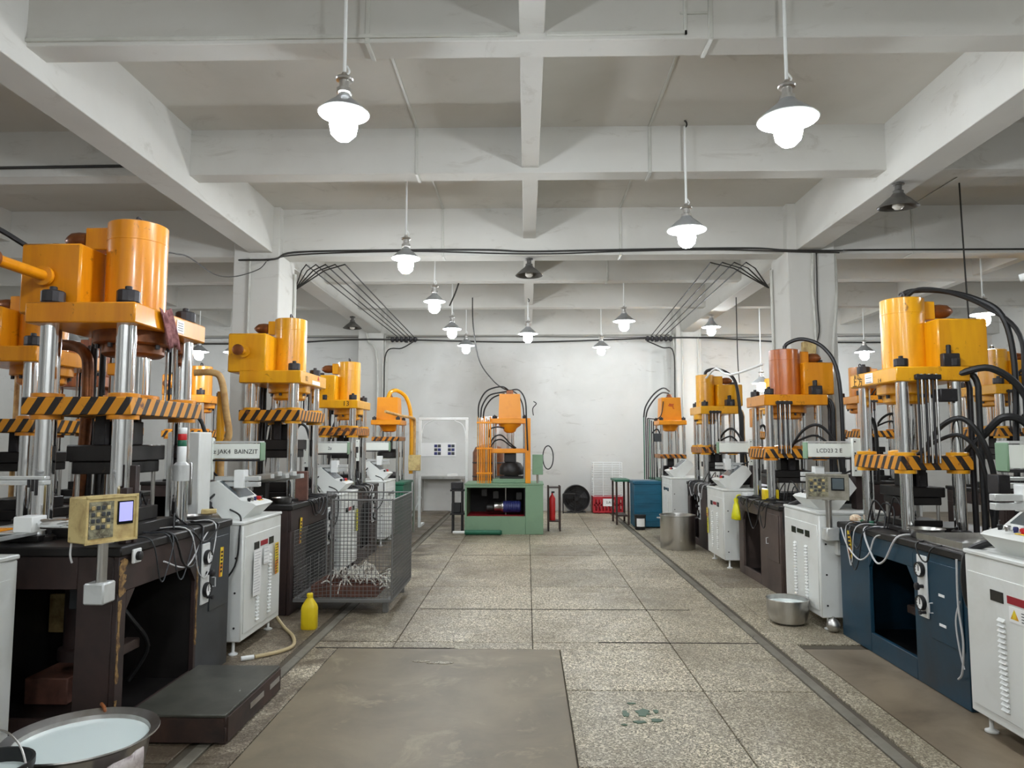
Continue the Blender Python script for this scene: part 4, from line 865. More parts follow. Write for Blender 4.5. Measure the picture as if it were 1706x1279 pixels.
# ------------------------------------------------------------------ small presses with a box head
def box_press(name, label, loc, rotz, base_mat, hz=None, bw=.9, bd=.8, bz=.85, cz=1.86, head=(.2, .43), pw=.32, sz=1.28, cy=.4, sheet='bright_orange', col_mat='steel', base=True):
    t = thing(name, label, 'press', loc, rotz)
    if base:
        Bx(-bw / 2, bw / 2, 0, bd, 0, bz - .04, bev=.01).obj('base', M[base_mat], t)
        Bx(-bw / 2 - .02, bw / 2 + .02, -.02, bd + .02, bz - .04, bz, bev=.006).obj('table_top', M[base_mat], t)
    m = M[sheet]; h0, hh = head
    Mesh().box(-pw, pw, cy - pw * .8, cy + pw * .8, cz, cz + .085, bev=.01).obj('crown_plate', m, t)
    Mesh().add([(-h0, cy - h0, cz + .085), (h0, cy - h0, cz + .085), (h0, cy + h0, cz + .085), (-h0, cy + h0, cz + .085), (-h0 * .93, cy - h0 * .93, cz + .085 + hh), (h0 * .93, cy - h0 * .93, cz + .085 + hh), (h0 * .93, cy + h0 * .93, cz + .085 + hh), (-h0 * .93, cy + h0 * .93, cz + .085 + hh)],
               [(0,3,2,1),(4,5,6,7),(0,1,5,4),(1,2,6,5),(2,3,7,6),(3,0,4,7)]).obj('head_box', m, t)
    Mesh().lathe([(.06, cz + .085 + hh), (.06, cz + .11 + hh), (.045, cz + .115 + hh), (.045, cz + .15 + hh), (.02, cz + .16 + hh)], (0, cy, 0), 14).obj('head_valve', M['copper'], t)
    Mesh().lathe([(pw * .55, cz - .0005), (pw * .5, cz - .03), (.13, cz - .06), (.12, cz - .1), (.08, cz - .12)], (0, cy, 0), 24).obj('cylinder_flange', m, t)
    Mesh().lathe([(.05, sz + .08), (.05, cz - .1)], (0, cy, 0), 20).obj('piston_rod', M['chrome'], t)
    for sx in (-1, 1):
        for sy in (-1, 1):
            x = sx * (pw - .05); y = cy + sy * (pw * .8 - .05)
            Mesh().lathe([(.03, bz), (.03, cz)], (x, y, 0), 16).obj('post', M['chrome'], t)
            nut(x, y, cz + .085, t, .6)
    Bx(-pw, pw, cy - pw * .75, cy + pw * .75, sz, sz + .075, bev=.008).obj('slide_plate', M[hz] if hz else m, t)
    Mesh().box(-.06, .06, cy - .06, cy + .06, sz - .14, sz - .001).lathe([(.13, sz - .3), (.2, sz - .28), (.2, sz - .2), (.12, sz - .14)], (0, cy, 0), 20).obj('upper_die', M['dark'], t)
    Mesh().lathe([(.2, bz), (.2, bz + .09), (.14, bz + .12), (.12, bz + .16)], (0, cy, 0), 20).obj('lower_die', M['dark'], t)
    return t
BL4 = box_press('box_head_press', 'orange box head press farthest back on the left', (-2.1, 12.5, 0), PI / 2, 'dark_green', 'hazard2', cz=1.84, sz=1.56, head=(.19, .4), cy=.34, bz=.86)
BR4 = box_press('box_head_press', 'orange box head press with a red scrawl farthest back on the right', (2.4, 13.5, 0), -PI / 2, 'dark_green', 'hazard2', cz=1.86, sz=1.24, head=(.19, .43), cy=.3, bz=.86, bw=1.0)
text('red_scrawl', '气', .12, (.193, .3, 2.2), (PI / 2, 0, PI / 2), M['red_ink'], BR4)
# piping of BL4: thick orange and white pipes facing the aisle
hose([(.2, -.02, .98), (.2, -.02, 1.9), (.16, .05, 2.3), (.05, .2, 2.45), (-.1, .3, 2.42), (-.15, .34, 2.3)], BL4, .035, 'feed_pipe', 'yellow_orange')
hose([(-.55, .3, 2.06), (-.2, .1, 2.0), (.1, -.06, 1.97), (.26, -.07, 1.9), (.27, -.07, 1.5), (.28, -.07, .98)], BL4, .026, 'feed_pipe', 'pipe_tan')
# BR4: pipe bundle with hoses arching to the head, on the camera side
for k in range(6): Mesh().cyl((.34 + .0 * k, -.24 + .035 * k, .86), (.34, -.24 + .035 * k, 2.02 - .02 * k), .011, n=8).obj('vertical_tube', M['black_nut'] if k % 3 else M['dark_green'], BR4)
hose([(.34, -.24, 2.0), (.33, -.2, 2.2), (.3, -.05, 2.42), (.2, .15, 2.55), (.05, .3, 2.5)], BR4, .014)
hose([(.34, -.2, 2.0), (.33, -.16, 2.15), (.3, -.03, 2.34), (.2, .13, 2.46), (.05, .28, 2.46)], BR4, .014)
hose([(.34, -.17, 1.98), (.3, .0, 1.97), (.25, .1, 2.05), (.2, .15, 2.3)], BR4, .009)
hose([(.34, -.1, 1.7), (.3, .0, 1.78), (.25, .06, 1.7), (.2, .08, 1.4)], BR4, .012)
Bx(.3, .42, -.06, .06, 1.55, 1.7, bev=.006).obj('valve_block', M['grey_base'], BR4)

# centre press on the sage green base at the end of the aisle
CP = thing('hydraulic_press', 'small orange press on a sage green base at the end of the aisle', 'press', (-.39, 12.03, 0), 0)
gm = M['green']
Mesh().box(-.66, -.63, 0, .04, .0, .82).box(.36, .66, 0, .04, 0, .82, bev=.006).box(-.63, .36, 0, .04, 0, .3, bev=.004).box(-.63, .36, 0, .04, .775, .82, bev=.004).obj('front_frame', gm, CP)
Bx(-.66, -.63, .041, .85, 0, .82).obj('side_panel', gm, CP); Bx(.63, .66, .041, .85, 0, .82).obj('side_panel', gm, CP)
Bx(-.63, .63, .82, .85, 0, .82).obj('back_panel', M['void'], CP); Bx(.34, .36, .041, .82, .05, .78).obj('partition', M['void'], CP)
Bx(-.63, .63, .041, .82, .27, .3).obj('motor_shelf', M['red_label'], CP)
Bx(-.67, .67, -.01, .86, .82, .845, bev=.005).obj('table_top', gm, CP); Bx(-.2, .36, .1, .6, .846, .92, bev=.006).obj('raised_plinth', gm, CP)
mo = Mesh().lathe([(.09, 0), (.1, .01), (.1, .28), (.08, .3)], (-.02, .25, .44), 22, 'x').obj('pump_motor', M['blue_plastic'], CP)
for k in range(8): Mesh().lathe([(.0995, .03 + .03 * k), (.108, .035 + .03 * k), (.0995, .04 + .03 * k)], (-.02, .25, .44), 20, 'x').obj('cooling_fin', M['blue_plastic'], mo)
Mesh().lathe([(.06, -.16), (.07, -.15), (.07, -.05), (.09, -.02), (.09, 0)], (-.02, .25, .44), 18, 'x').obj('pump_coupling', M['steel'], CP)
Mesh().lathe([(.05, -.3), (.07, -.28), (.07, -.17), (.05, -.16)], (-.02, .25, .42), 16, 'x').obj('oil_pump', M['dark'], CP)
for x, z in ((-.35, .66), (-.15, .62), (.25, .6)): Bx(x - .05, x + .05, .3, .4, z - .05, z + .08, bev=.005).obj('valve_block', M['dark'], CP)
Mesh().cyl((.02, .3, .3), (.02, .3, .78), .012, n=8).obj('oil_pipe', M['steel'], CP)
# head of the centre press
om = M['bright_orange']; cx_ = .09
Mesh().box(-.23, .41, .1, .55, 1.86, 1.945, bev=.008).obj('crown_plate', om, CP)
Mesh().add([(-.1, .13, 1.946), (.29, .13, 1.946), (.29, .5, 1.946), (-.1, .5, 1.946), (-.085, .15, 2.37), (.27, .15, 2.37), (.27, .48, 2.37), (-.085, .48, 2.37)], [(0,3,2,1),(4,5,6,7),(0,1,5,4),(1,2,6,5),(2,3,7,6),(3,0,4,7)]).obj('head_box', om, CP)
Mesh().box(.03, .15, .25, .37, 2.371, 2.44, bev=.006).obj('head_valve', M['copper'], CP)
Mesh().lathe([(.2, 1.8595), (.19, 1.83), (.12, 1.78), (.1, 1.73), (.06, 1.7)], (cx_, .32, 0), 24).obj('cylinder_flange', om, CP)
for dx in (-.03, .045): Mesh().cyl((cx_ + dx, .32, 1.43), (cx_ + dx, .32, 1.72), .025, n=14).obj('piston_rod', M['chrome'], CP)
for x in (-.17, .35):
    for y in (.16, .49): Mesh().lathe([(.028, .846), (.028, 1.86)], (x, y, 0), 14).obj('post', M['chrome'], CP); nut(x, y, 1.945, CP, .6)
Mesh().box(.36, .45, .06, .09, .846, 1.95, bev=.004).box(.42, .45, .09, .2, .846, 1.95, bev=.004).obj('angle_post', om, CP)
Mesh().box(-.23, .42, .1, .55, 1.355, 1.43, bev=.008).obj('slide_plate', om, CP)
Mesh().box(.0, .2, .22, .42, 1.2, 1.354, bev=.006).lathe([(.2, .98), (.21, 1.0), (.21, 1.1), (.16, 1.18), (.1, 1.2)], (.12, .32, 0), 20).obj('upper_die', M['dark'], CP)
Mesh().box(-.08, .32, .16, .5, .921, .96, bev=.005).box(.0, .24, .2, .44, .96, 1.0).obj('lower_die', M['dark'], CP)
for k in range(7):
    Mesh().cyl((-.45 + .036 * k, .08, .846), (-.45 + .036 * k, .08, 1.98 - .03 * (k % 3)), .0115, n=8).obj('vertical_tube', om if k % 4 else M['pipe_tan'], CP)
for z in (1.0, 1.42, 1.86): Bx(-.47, -.2, .06, .1, z, z + .03, bev=.003).obj('tube_clamp', om, CP)
for pts in ([(-.44, .08, 1.96), (-.43, .08, 2.2), (-.3, .1, 2.42), (-.05, .2, 2.5), (.07, .3, 2.44)], [(-.4, .08, 1.96), (-.38, .08, 2.15), (-.26, .12, 2.34), (-.05, .2, 2.4), (.05, .28, 2.42)], [(-.36, .08, 1.95), (-.33, .08, 2.12), (-.2, .12, 2.3), (.0, .2, 2.38)],
            [(-.24, .08, 1.5), (-.18, .1, 1.62), (-.05, .12, 1.66), (.1, .16, 1.52), (.2, .2, 1.44)], [(-.24, .08, 1.45), (-.16, .1, 1.56), (-.04, .12, 1.58), (.1, .16, 1.48), (.18, .2, 1.43)], [(-.26, .08, 1.62), (-.24, .1, 1.76), (-.12, .12, 1.8), (.0, .14, 1.78)], [(.09, .3, 2.44), (.25, .2, 2.44), (.36, .08, 2.25), (.38, .05, 1.9), (.4, .04, 1.4)]):
    hose(pts, CP, .013)
cb = Bx(.48, .66, .1, .25, .99, 1.33, bev=.006).obj('switch_box', M['green'], CP)
Mesh().cyl((.57, .17, .846), (.57, .17, .99), .02, n=10).obj('switch_pole', M['steel'], CP)
hose([(.5, .2, 2.0), (.49, .18, 2.12), (.55, .16, 2.2), (.5, .16, 2.24)], CP, .008)
t = Mesh()
for k in range(3): t.tube([(.75 + .09 * math.cos(a / 12 * 2 * PI + k), .2 + .015 * k, 1.28 + .2 * math.sin(a / 12 * 2 * PI + k)) for a in range(13)], .009, 6, 3)
o = t.obj('cable_coil', M['black'], CP)
o = Mesh().lathe([(0, -.32), (.035, -.32), (.04, -.3), (.04, .25), (.045, .27), (.03, .3), (0, .3)], (0, 0, .045), 16, 'x').obj('spare_cylinder', M['dark_green']); o.location = (-.72, 11.93, 0)
tag(o, 'dark green hydraulic cylinder lying on the floor before the sage green base', 'cylinder')
Mesh().lathe([(.02, -.52), (.025, -.5), (.025, -.32)], (0, 0, .045), 12, 'x').obj('cylinder_rod', M['white'], o)
# tank and grey cabinet behind the centre press
t = thing('oil_drum_tank', 'tall brown ribbed tank behind the orange tubes of the end press', 'tank', (-.72, 13.2, 0))
Mesh().lathe([(.29, 0), (.29, 1.35), (.24, 1.45), (.1, 1.5)], n=28).obj('tank_shell', M['copper'], t)
for k in range(4): Mesh().lathe([(.289, .4 + .25 * k), (.3, .41 + .25 * k), (.289, .43 + .25 * k)], n=28).obj('tank_rib', M['black_nut'], t)
t = thing('tall_cabinet', 'tall grey metal cabinet standing behind the end press', 'cabinet', (-.6, 14.0, 0))
Bx(-.32, .36, 0, .45, 0, 2.05, bev=.008).obj('cabinet_body', M['steel'], t); Bx(.0, .34, -.012, -.0005, .1, 1.98, bev=.003).obj('cabinet_door', M['steel'], t); Bx(-.3, -.01, -.012, -.0005, .1, 1.98, bev=.003).obj('cabinet_door', M['steel'], t)

# ------------------------------------------------------------------ things standing on the floor
# step platform before the nearest left press
t = thing('step_platform', 'low dark metal step platform before the nearest left press', 'platform', (-1.8, 4.14, 0))
Bx(-.27, .25, -.41, .4, .135, .152, bev=.004).obj('top_sheet', M['step'], t)
for a in ((-.27, .25, -.4, -.36), (-.27, .25, .36, .4)): Bx(a[0], a[1], a[2], a[3], .085, .134, bev=.003).obj('cross_rail', M['step_frame'], t)
for x in (-.27, .21): Bx(x, x + .04, -.359, .359, .085, .134, bev=.003).obj('side_rail', M['step_frame'], t)
for x in (-.27, .21):
    for y in (-.4, .36): Bx(x, x + .04, y, y + .04, 0, .0849, bev=.003).obj('leg', M['step_frame'], t)
Bx(.2501, .258, -.39, .39, .012, .134).obj('side_skirt', M['step_frame'], t)
Bx(-.26, .24, -.408, -.4001, .012, .134).obj('front_skirt', M['step_frame'], t)
for y0, y1 in ((-.1, .1), (.2, .36)): Bx(.2585, .261, y0, y1, .07, .1).obj('bare_metal_patch', M['steel'], t)

# milky coolant basin and bucket
t = thing('coolant_basin', 'large steel basin full of milky liquid at the lower left', 'basin', (-1.92, 3.13, 0))
Mesh().lathe([(0, .004), (.2, .004), (.215, .02), (.262, .28), (.3, .298), (.302, .292), (.268, .272), (.222, .012), (.2, 0), (0, 0)][::-1], n=48).obj('bowl', M['steel'], t)
Mesh().lathe([(0, .262), (.2585, .262), (.2585, .255), (0, .255)], n=48).obj('milky_liquid', M['milk'], t)
Mesh().tube([(-.06, .27, .262), (-.07, .275, .3), (-.09, .285, .315), (-.1, .3, .31)], .008, 6, 4).obj('hook', M['copper'], t)
o = Mesh().lathe([(0, .0), (.12, .0), (.125, .01), (.142, .33), (.148, .335), (.148, .362), (.138, .362), (.136, .3), (.118, .012), (0, .012)], n=32).obj('plastic_bucket', M['black']); o.location = (-2.0, 2.69, 0)
tag(o, 'dark plastic bucket of milky liquid beside the large basin', 'bucket')
Mesh().lathe([(0, .31), (.1355, .31), (.1355, .305), (0, .305)], n=32).obj('milky_liquid', M['milk'], o)
Mesh().tube([(-.148, 0, .34), (-.1, .02, .42), (.0, .05, .46), (.1, .02, .42), (.148, 0, .34)], .004, 6, 5).obj('handle', M['steel'], o)
# plastic bag hanging at the basin and a yellow bottle behind it
bg = Mesh(); nx, ny = 7, 6
for j in range(ny):
    for i in range(nx):
        u = i / (nx - 1); v = j / (ny - 1); an = R(-48 + 36 * u)
        r = .31 - .02 * v + .008 * math.sin(i * 2.1 + j)
        bg.v.append((math.cos(an) * r, math.sin(an) * r, .27 - .23 * v - .03 * (1 - u) * (v < .9)))
for j in range(ny - 1):
    for i in range(nx - 1): bg.f.append((j * nx + i, j * nx + i + 1, (j + 1) * nx + i + 1, (j + 1) * nx + i))
o = bg.obj('plastic_bag', M['cloth_white'], ang=80); o.location = (-1.92, 3.13, 0); sm = o.modifiers.new('thickness', 'SOLIDIFY'); sm.thickness = .006
tag(o, 'crumpled printed white plastic bag hanging on the side of the basin', 'bag')
def jug(loc, label, s=1.0, rz=0):
    t = thing('plastic_jug', label, 'jug', loc, rz)
    Mesh().add(*jug_body(s)).obj('jug_body', M['yellow'], t, ang=50)
    Mesh().lathe([(.022 * s, .2495 * s), (.022 * s, .262 * s), (.026 * s, .263 * s), (.026 * s, .285 * s), (.02 * s, .288 * s)], n=14).obj('cap', M['yellow'], t)
    Mesh().tube([(.0, .02 * s, .27 * s), (.0, .05 * s, .275 * s), (.0, .06 * s, .24 * s), (.0, .058 * s, .2 * s)], .01 * s, 8, 4).obj('handle', M['yellow'], t)
    return t
def jug_body(s):
    m = Mesh(); lv = [(.06, .045, 0), (.065, .05, .01), (.065, .05, .17), (.058, .045, .195), (.035, .03, .235), (.024, .024, .25)]
    n = 20; v = []; f = []
    for a, b, z in lv:
        for i in range(n):
            th = 2 * PI * i / n; c = math.cos(th); q = math.sin(th); e = .55 if z < .2 else .9
            v.append((math.copysign(abs(c) ** e, c) * a * s, math.copysign(abs(q) ** e, q) * b * s, z * s))
    for j in range(len(lv) - 1):
        for i in range(n): f.append((j * n + i, j * n + (i + 1) % n, (j + 1) * n + (i + 1) % n, (j + 1) * n + i))
    f.append(tuple(range(n - 1, -1, -1))); f.append(tuple(range((len(lv) - 1) * n, len(lv) * n)))
    return v, f
jug((-1.815, 6.0, 0), 'dirty yellow plastic jug before the wire cage')
o = Mesh().lathe([(0, 0), (.035, 0), (.04, .01), (.042, .14), (.038, .15), (.032, .15), (.03, .02), (0, .02)], n=20).obj('yellow_cup', M['yellow']); o.location = (-1.6, 2.97, 0); tag(o, 'yellow cup on the floor at the bottom edge beside the basin', 'cup')
# floor hose
o = Mesh().tube([(-2.35, 6.12, .4), (-2.2, 6.12, .16), (-2.02, 5.98, .02), (-1.86, 5.72, .016), (-1.77, 5.46, .016), (-1.82, 5.3, .016), (-1.95, 5.17, .016)], .014, 8, 6).obj('water_hose', M['hose_beige'])
tag(o, 'beige water hose curling on the floor by the left cabinet', 'hose')
Mesh().cyl((-1.955, 5.165, .016), (-2.03, 5.12, .016), .017, n=10).obj('hose_end', M['white'], o)

# wire cage trolley with scrap
t = thing('wire_cage_trolley', 'wire mesh cage trolley on the left of the aisle', 'trolley', (-1.67, 6.46, 0))
W0, W1, D1, ZB, ZT = -.44, .45, 1.05, .14, 1.02
Mesh().box(W0, W1, 0, .04, ZB - .03, ZB, bev=.003).box(W0, W1, D1 - .04, D1, ZB - .03, ZB, bev=.003).box(W0, W0 + .04, .04, D1 - .04, ZB - .03, ZB).box(W1 - .04, W1, .04, D1 - .04, ZB - .03, ZB).obj('base_frame', M['wire'], t)
for x in (W0 + .08, W1 - .1):
    for y in (.1, D1 - .1): Bx(x, x + .05, y, y + .05, 0, ZB - .0301, bev=.004).obj('leg', M['wire'], t)
def wires(a, b, up, na, nb, r=.0024, topf=None):
    m = Mesh(); a = Vector(a); b = Vector(b); up = Vector(up)
    for i in range(na + 1):
        p = a.lerp(b, i / na); k = 1.0 if topf is None else topf(i / na)
        m.cyl(p, p + up * k, r, n=4, caps=False)
    for j in range(nb + 1):
        h = j / nb
        if topf is None: m.cyl(a + up * h, b + up * h, r, n=4, caps=False)
        else: m.cyl(a + up * topf(0) * h, b + up * topf(1) * h, r, n=4, caps=False)
    return m
fl0 = wires((W0, .02, ZB), (W0, D1, ZB), (.9, 0, 0), 26, 18, .0026)
fl0.obj('floor_mesh', M['wire'], t, kind='stuff', smooth=False)
wires((-.1, .01, ZB), (W1, .01, ZB), (0, 0, ZT - ZB), 15, 24).obj('front_mesh', M['wire'], t, kind='stuff', smooth=False)
wires((W0, .01, ZB), (-.1, .01, ZB), (0, 0, ZT - ZB), 9, 13, topf=lambda u: .33 + .22 * u).obj('drop_gate_mesh', M['wire'], t, kind='stuff', smooth=False)
wires((W0, D1, ZB), (W1, D1, ZB), (0, 0, ZT - ZB), 24, 24).obj('back_mesh', M['wire'], t, kind='stuff', smooth=False)
wires((W1, .01, ZB), (W1, D1, ZB), (0, 0, ZT - ZB), 30, 26, .0032).obj('side_mesh', M['wire'], t, kind='stuff', smooth=False)
wires((W0, .01, ZB), (W0, D1, ZB), (0, 0, .6), 26, 18).obj('side_mesh', M['wire'], t, kind='stuff', smooth=False)
for (x, y) in ((-.1, .01), (W1, .01), (W1, D1), (W0, D1)): Mesh().cyl((x, y, ZB), (x, y, ZT + .01), .008, n=8).obj('corner_post', M['wire'], t)
Mesh().cyl((-.1, .01, ZT), (W1, .01, ZT), .007, n=8).cyl((W1, .01, ZT), (W1, D1, ZT), .007, n=8).cyl((W1, D1, ZT), (W0, D1, ZT), .007, n=8).obj('top_rim', M['wire'], t)
t = thing('scrap_box', 'flat rusty box on the cage floor', 'box', (-1.66, 6.75, ZB + .004))
Mesh().box(-.3, .28, -.2, .3, 0, .012).obj('box_bottom', M['rust_box'], t)
for a in ((-.3, .28, -.21, -.2), (-.3, .28, .3, .31), (-.31, -.3, -.21, .31), (.28, .29, -.21, .31)): Bx(a[0], a[1], a[2], a[3], 0, .1).obj('box_side', M['rust_box'], t)
sc_ = Mesh()
for k in range(70):
    x = random.gauss(.06, .18); y = random.uniform(-.18, .28); z = random.uniform(.02, .12) + max(0, .06 - abs(x) * .2)
    a = random.uniform(0, 2 * PI); l = random.uniform(.06, .16); hh = random.uniform(.02, .09)
    x = max(-.26, min(.26, x))
    p0 = Vector((x - math.cos(a) * l * .5, y - math.sin(a) * l * .5, z)); p2 = Vector((x + math.cos(a) * l * .5, y + math.sin(a) * l * .5, max(.02, z + random.uniform(-.05, .05)))); p1 = (p0 + p2) / 2 + Vector((0, 0, hh))
    sc_.tube([p0, p1, p2], random.uniform(.004, .008), 4, 4)
o = sc_.obj('rubber_scrap', M['scrap'], kind='stuff', smooth=False); o.location = (-1.6, 6.75, ZB + .016); tag(o, 'tangle of pale trimmed strips heaped in the cage', 'scrap', kind='stuff')

# steel drum, basin, float ball, bag on the right
t = thing('steel_drum', 'tall open stainless steel drum on the right of the aisle', 'drum', (2.2, 10.55, 0))
Mesh().lathe([(0, 0), (.245, 0), (.25, .01), (.252, .47), (.262, .476), (.262, .486), (.246, .486), (.243, .47), (.24, .02), (0, .02)], n=48).obj('drum_shell', M['steel'], t)
Mesh().lathe([(0, .4), (.2415, .4), (.2415, .39), (0, .39)], n=40).obj('liquid', M['milk'], t)
for sx in (-1, 1): Mesh().tube([(sx * .25, -.05, .44), (sx * .29, -.03, .44), (sx * .29, .03, .44), (sx * .25, .05, .44)], .008, 6, 3).obj('handle', M['steel'], t)
t = thing('steel_basin', 'small steel basin on the floor by the right white cabinet', 'basin', (2.24, 6.28, 0))
Mesh().lathe([(0, 0), (.12, 0), (.15, .02), (.17, .1), (.172, .2), (.178, .204), (.176, .21), (.166, .205), (.162, .1), (.14, .03), (0, .012)], n=40).obj('basin_bowl', M['steel'], t)
Mesh().lathe([(0, .17), (.165, .17), (.165, .165), (0, .165)], n=40).obj('liquid', M['milk'], t)
o = Mesh().lathe([(0, -.055), (.03, -.046), (.05, -.022), (.055, 0), (.05, .022), (.03, .046), (.012, .055), (.01, .07), (0, .07)], n=24).obj('float_ball', M['steel']); o.location = (2.5, 5.98, .055); tag(o, 'round steel float ball on the floor under the right white cabinet', 'float ball')
t = Mesh(); lv = [(.02, .02, .24), (.03, .025, .22), (.025, .02, .19), (.05, .03, .16), (.085, .045, .06), (.09, .05, .0), (.08, .04, -.01)]; n = 18
for a, b, z in lv:
    for i in range(n):
        th = 2 * PI * i / n; k = 1 + .12 * math.sin(5 * th + z * 20); t.v.append((math.cos(th) * b * k, math.sin(th) * a * k, z))
for j in range(len(lv) - 1):
    for i in range(n): t.f.append((j * n + i, j * n + (i + 1) % n, (j + 1) * n + (i + 1) % n, (j + 1) * n + i))
t.f.append(tuple(range(n - 1, -1, -1))); t.f.append(tuple(range((len(lv) - 1) * n, len(lv) * n)))
o = t.obj('plastic_bag', M['yellow_bag'], ang=60); o.location = (2.48, 8.55, .64); tag(o, 'bright yellow plastic bag hanging on the brown base press', 'bag')
Mesh().tube([(0, 0, .24), (.02, .02, .27), (.06, .02, .28)], .008, 6, 4).obj('bag_knot', M['yellow_bag'], o)
o = Bx(-.08, .08, -.05, .05, 0, .12, bev=.006).obj('yellow_box', M['yellow']); o.location = (2.7, 8.0, .9); tag(o, 'small yellow box on the table of the brown base press', 'box')
# teal tank, dark pail with label, green bench and rails
t = thing('teal_tank', 'teal blue metal tank at the far right of the aisle', 'tank', (2.18, 12.95, 0))
Bx(-.25, .25, 0, .5, .02, .82, bev=.012).obj('tank_body', M['teal'], t); Bx(-.27, .27, -.015, .52, .78, .84, bev=.01).obj('tank_lid', M['teal'], t)
for k in range(4): Bx(-.235, .235, -.006, -.0005, .12 + .16 * k, .135 + .16 * k, bev=.003).obj('tank_ridge', M['teal'], t)
t = thing('labelled_pail', 'black pail with a white label before the teal tank', 'pail', (2.0, 12.75, 0))
Mesh().lathe([(0, 0), (.085, 0), (.09, .01), (.1, .24), (.105, .245), (.105, .26), (0, .262)], n=24).obj('pail_body', M['black'], t)
Mesh().tube([(math.cos(R(a)) * .099, math.sin(R(a)) * .099, .12) for a in range(-135, -40, 12)], .004, 4, 1).obj('label_edge', M['paper'], t)
lm = Mesh(); 
for k in range(9):
    a = R(-135 + 11 * k)
    for z in (.06, .2): lm.v.append((math.cos(a) * (.1 + .01 * 0), math.sin(a) * .1, z))
for k in range(8): lm.f.append((2 * k, 2 * k + 1, 2 * k + 3, 2 * k + 2))
lm.obj('white_label', M['paper'], t)
t = thing('work_bench', 'dark bench frame with a green top at the right end of the aisle', 'bench', (1.78, 13.4, 0))
Bx(-.14, .16, 0, .7, .8, .84, bev=.005).obj('bench_top', M['dark_green'], t)
for x in (-.12, .1):
    for y in (.03, .63): Bx(x, x + .035, y, y + .035, 0, .7999).obj('bench_leg', M['step_frame'], t)
Bx(-.08, .1, .07, .6, .15, .18).obj('bench_shelf', M['step_frame'], t)
# white tube frame behind the end press, on the left
t = thing('white_tube_frame', 'tall white tube frame with rounded upper corners left of the end press', 'frame', (-1.53, 12.98, 0))
for x in (-.43, .43): Bx(x - .025, x + .025, -.025, .025, 0, 1.945, bev=.005).obj('upright', M['white'], t)
Bx(-.455, .455, -.025, .025, 1.9455, 1.99, bev=.005).obj('top_rail', M['white'], t)
for s_ in (-1, 1): Mesh().tube([(s_ * .405, 0, 1.55), (s_ * .395, 0, 1.72), (s_ * .34, 0, 1.86), (s_ * .2, 0, 1.935)], .01, 6, 5).obj('corner_brace', M['white'], t)
for x in (-.43, .43): Bx(x - .03, x + .03, .0251, .45, 0, .045, bev=.005).obj('foot_rail', M['white'], t)
Mesh().tube([(-.43, -.03, .55), (-.47, -.04, .4), (-.6, -.04, .15), (-.75, -.04, .03)], .012, 6, 5).obj('hose', M['white'], t)
Bx(-.47, -.39, -.035, -.0255, .52, .56).obj('clip', M['white'], t)
# items at the end wall
t = thing('drum_fan', 'round black drum fan standing at the end wall', 'fan', (1.08, 15.75, 0))
Mesh().lathe([(.285, -.09), (.295, -.08), (.295, .08), (.285, .09), (.27, .08), (.27, -.08)], (0, 0, .31), 40, 'y', close=True).obj('fan_drum', M['soot'], t)
for k in range(5): Mesh().lathe([(.05 + .05 * k, -.092), (.054 + .05 * k, -.088), (.05 + .05 * k, -.084), (.046 + .05 * k, -.088)], (0, 0, .31), 32, 'y', close=True).obj('guard_ring', M['soot'], t)
for k in range(4):
    a = R(90 * k + 20); Mesh().add([(math.cos(a) * .04, -.02, .31 + math.sin(a) * .04), (math.cos(a - .35) * .25, -.04, .31 + math.sin(a - .35) * .25), (math.cos(a + .35) * .25, .03, .31 + math.sin(a + .35) * .25)], [(0, 1, 2)]).obj('fan_blade', M['soot'], t)
Mesh().lathe([(0, -.06), (.05, -.06), (.06, -.04), (.06, .06), (0, .06)], (0, 0, .31), 20, 'y').obj('fan_hub', M['soot'], t)
Mesh().lathe([(0, .05), (.27, .05), (.27, .07), (0, .07)], (0, 0, .31), 32, 'y').obj('fan_back', M['soot'], t)
Bx(-.2, .2, -.08, .08, 0, .03, bev=.005).obj('fan_stand', M['soot'], t)
t = thing('folding_guard', 'small black wire frame leaning before the drum fan', 'frame', (.9, 15.55, 0))
for a, b in (((-.12, 0, 0), (-.12, 0, .42)), ((.14, 0, 0), (.14, 0, .42)), ((-.12, 0, .42), (.14, 0, .42)), ((-.12, 0, .02), (.14, 0, .02))): Mesh().cyl(a, b, .012, n=8).obj('frame_bar', M['soot'], t)
t = thing('plastic_crate', 'red plastic crate with a white note at the end wall', 'crate', (1.77, 15.72, 0))
Bx(-.33, .33, -.2, .2, .02, .035).obj('crate_floor', M['red_crate'], t)
for a in ((-.33, .33, -.215, -.2), (-.33, .33, .2, .215)):
    m = Mesh()
    m.box(a[0], a[1], a[2], a[3], .02, .06).box(a[0], a[1], a[2], a[3], .3, .36)
    for k in range(9): m.box(a[0] + .0825 * k * .9, a[0] + .0825 * k * .9 + .035, a[2], a[3], .0601, .2999)
    m.box(a[0], a[1], a[2], a[3], .17, .2); m.obj('crate_side', M['red_crate'], t, smooth=False)
for x in (-.345, .33): Bx(x, x + .015, -.215, .215, .02, .36).obj('crate_end', M['red_crate'], t)
nt_ = Bx(-.13, .1, -.2185, -.2155, .16, .32).obj('white_note', M['paper'], t); text('note_scrawl', '2.A', .07, (-.015, -.2195, .24), FACE, M['ink'], nt_)
basket_labels = ('white wire basket resting on the red crate', 'topmost white wire basket of the stack on the red crate')
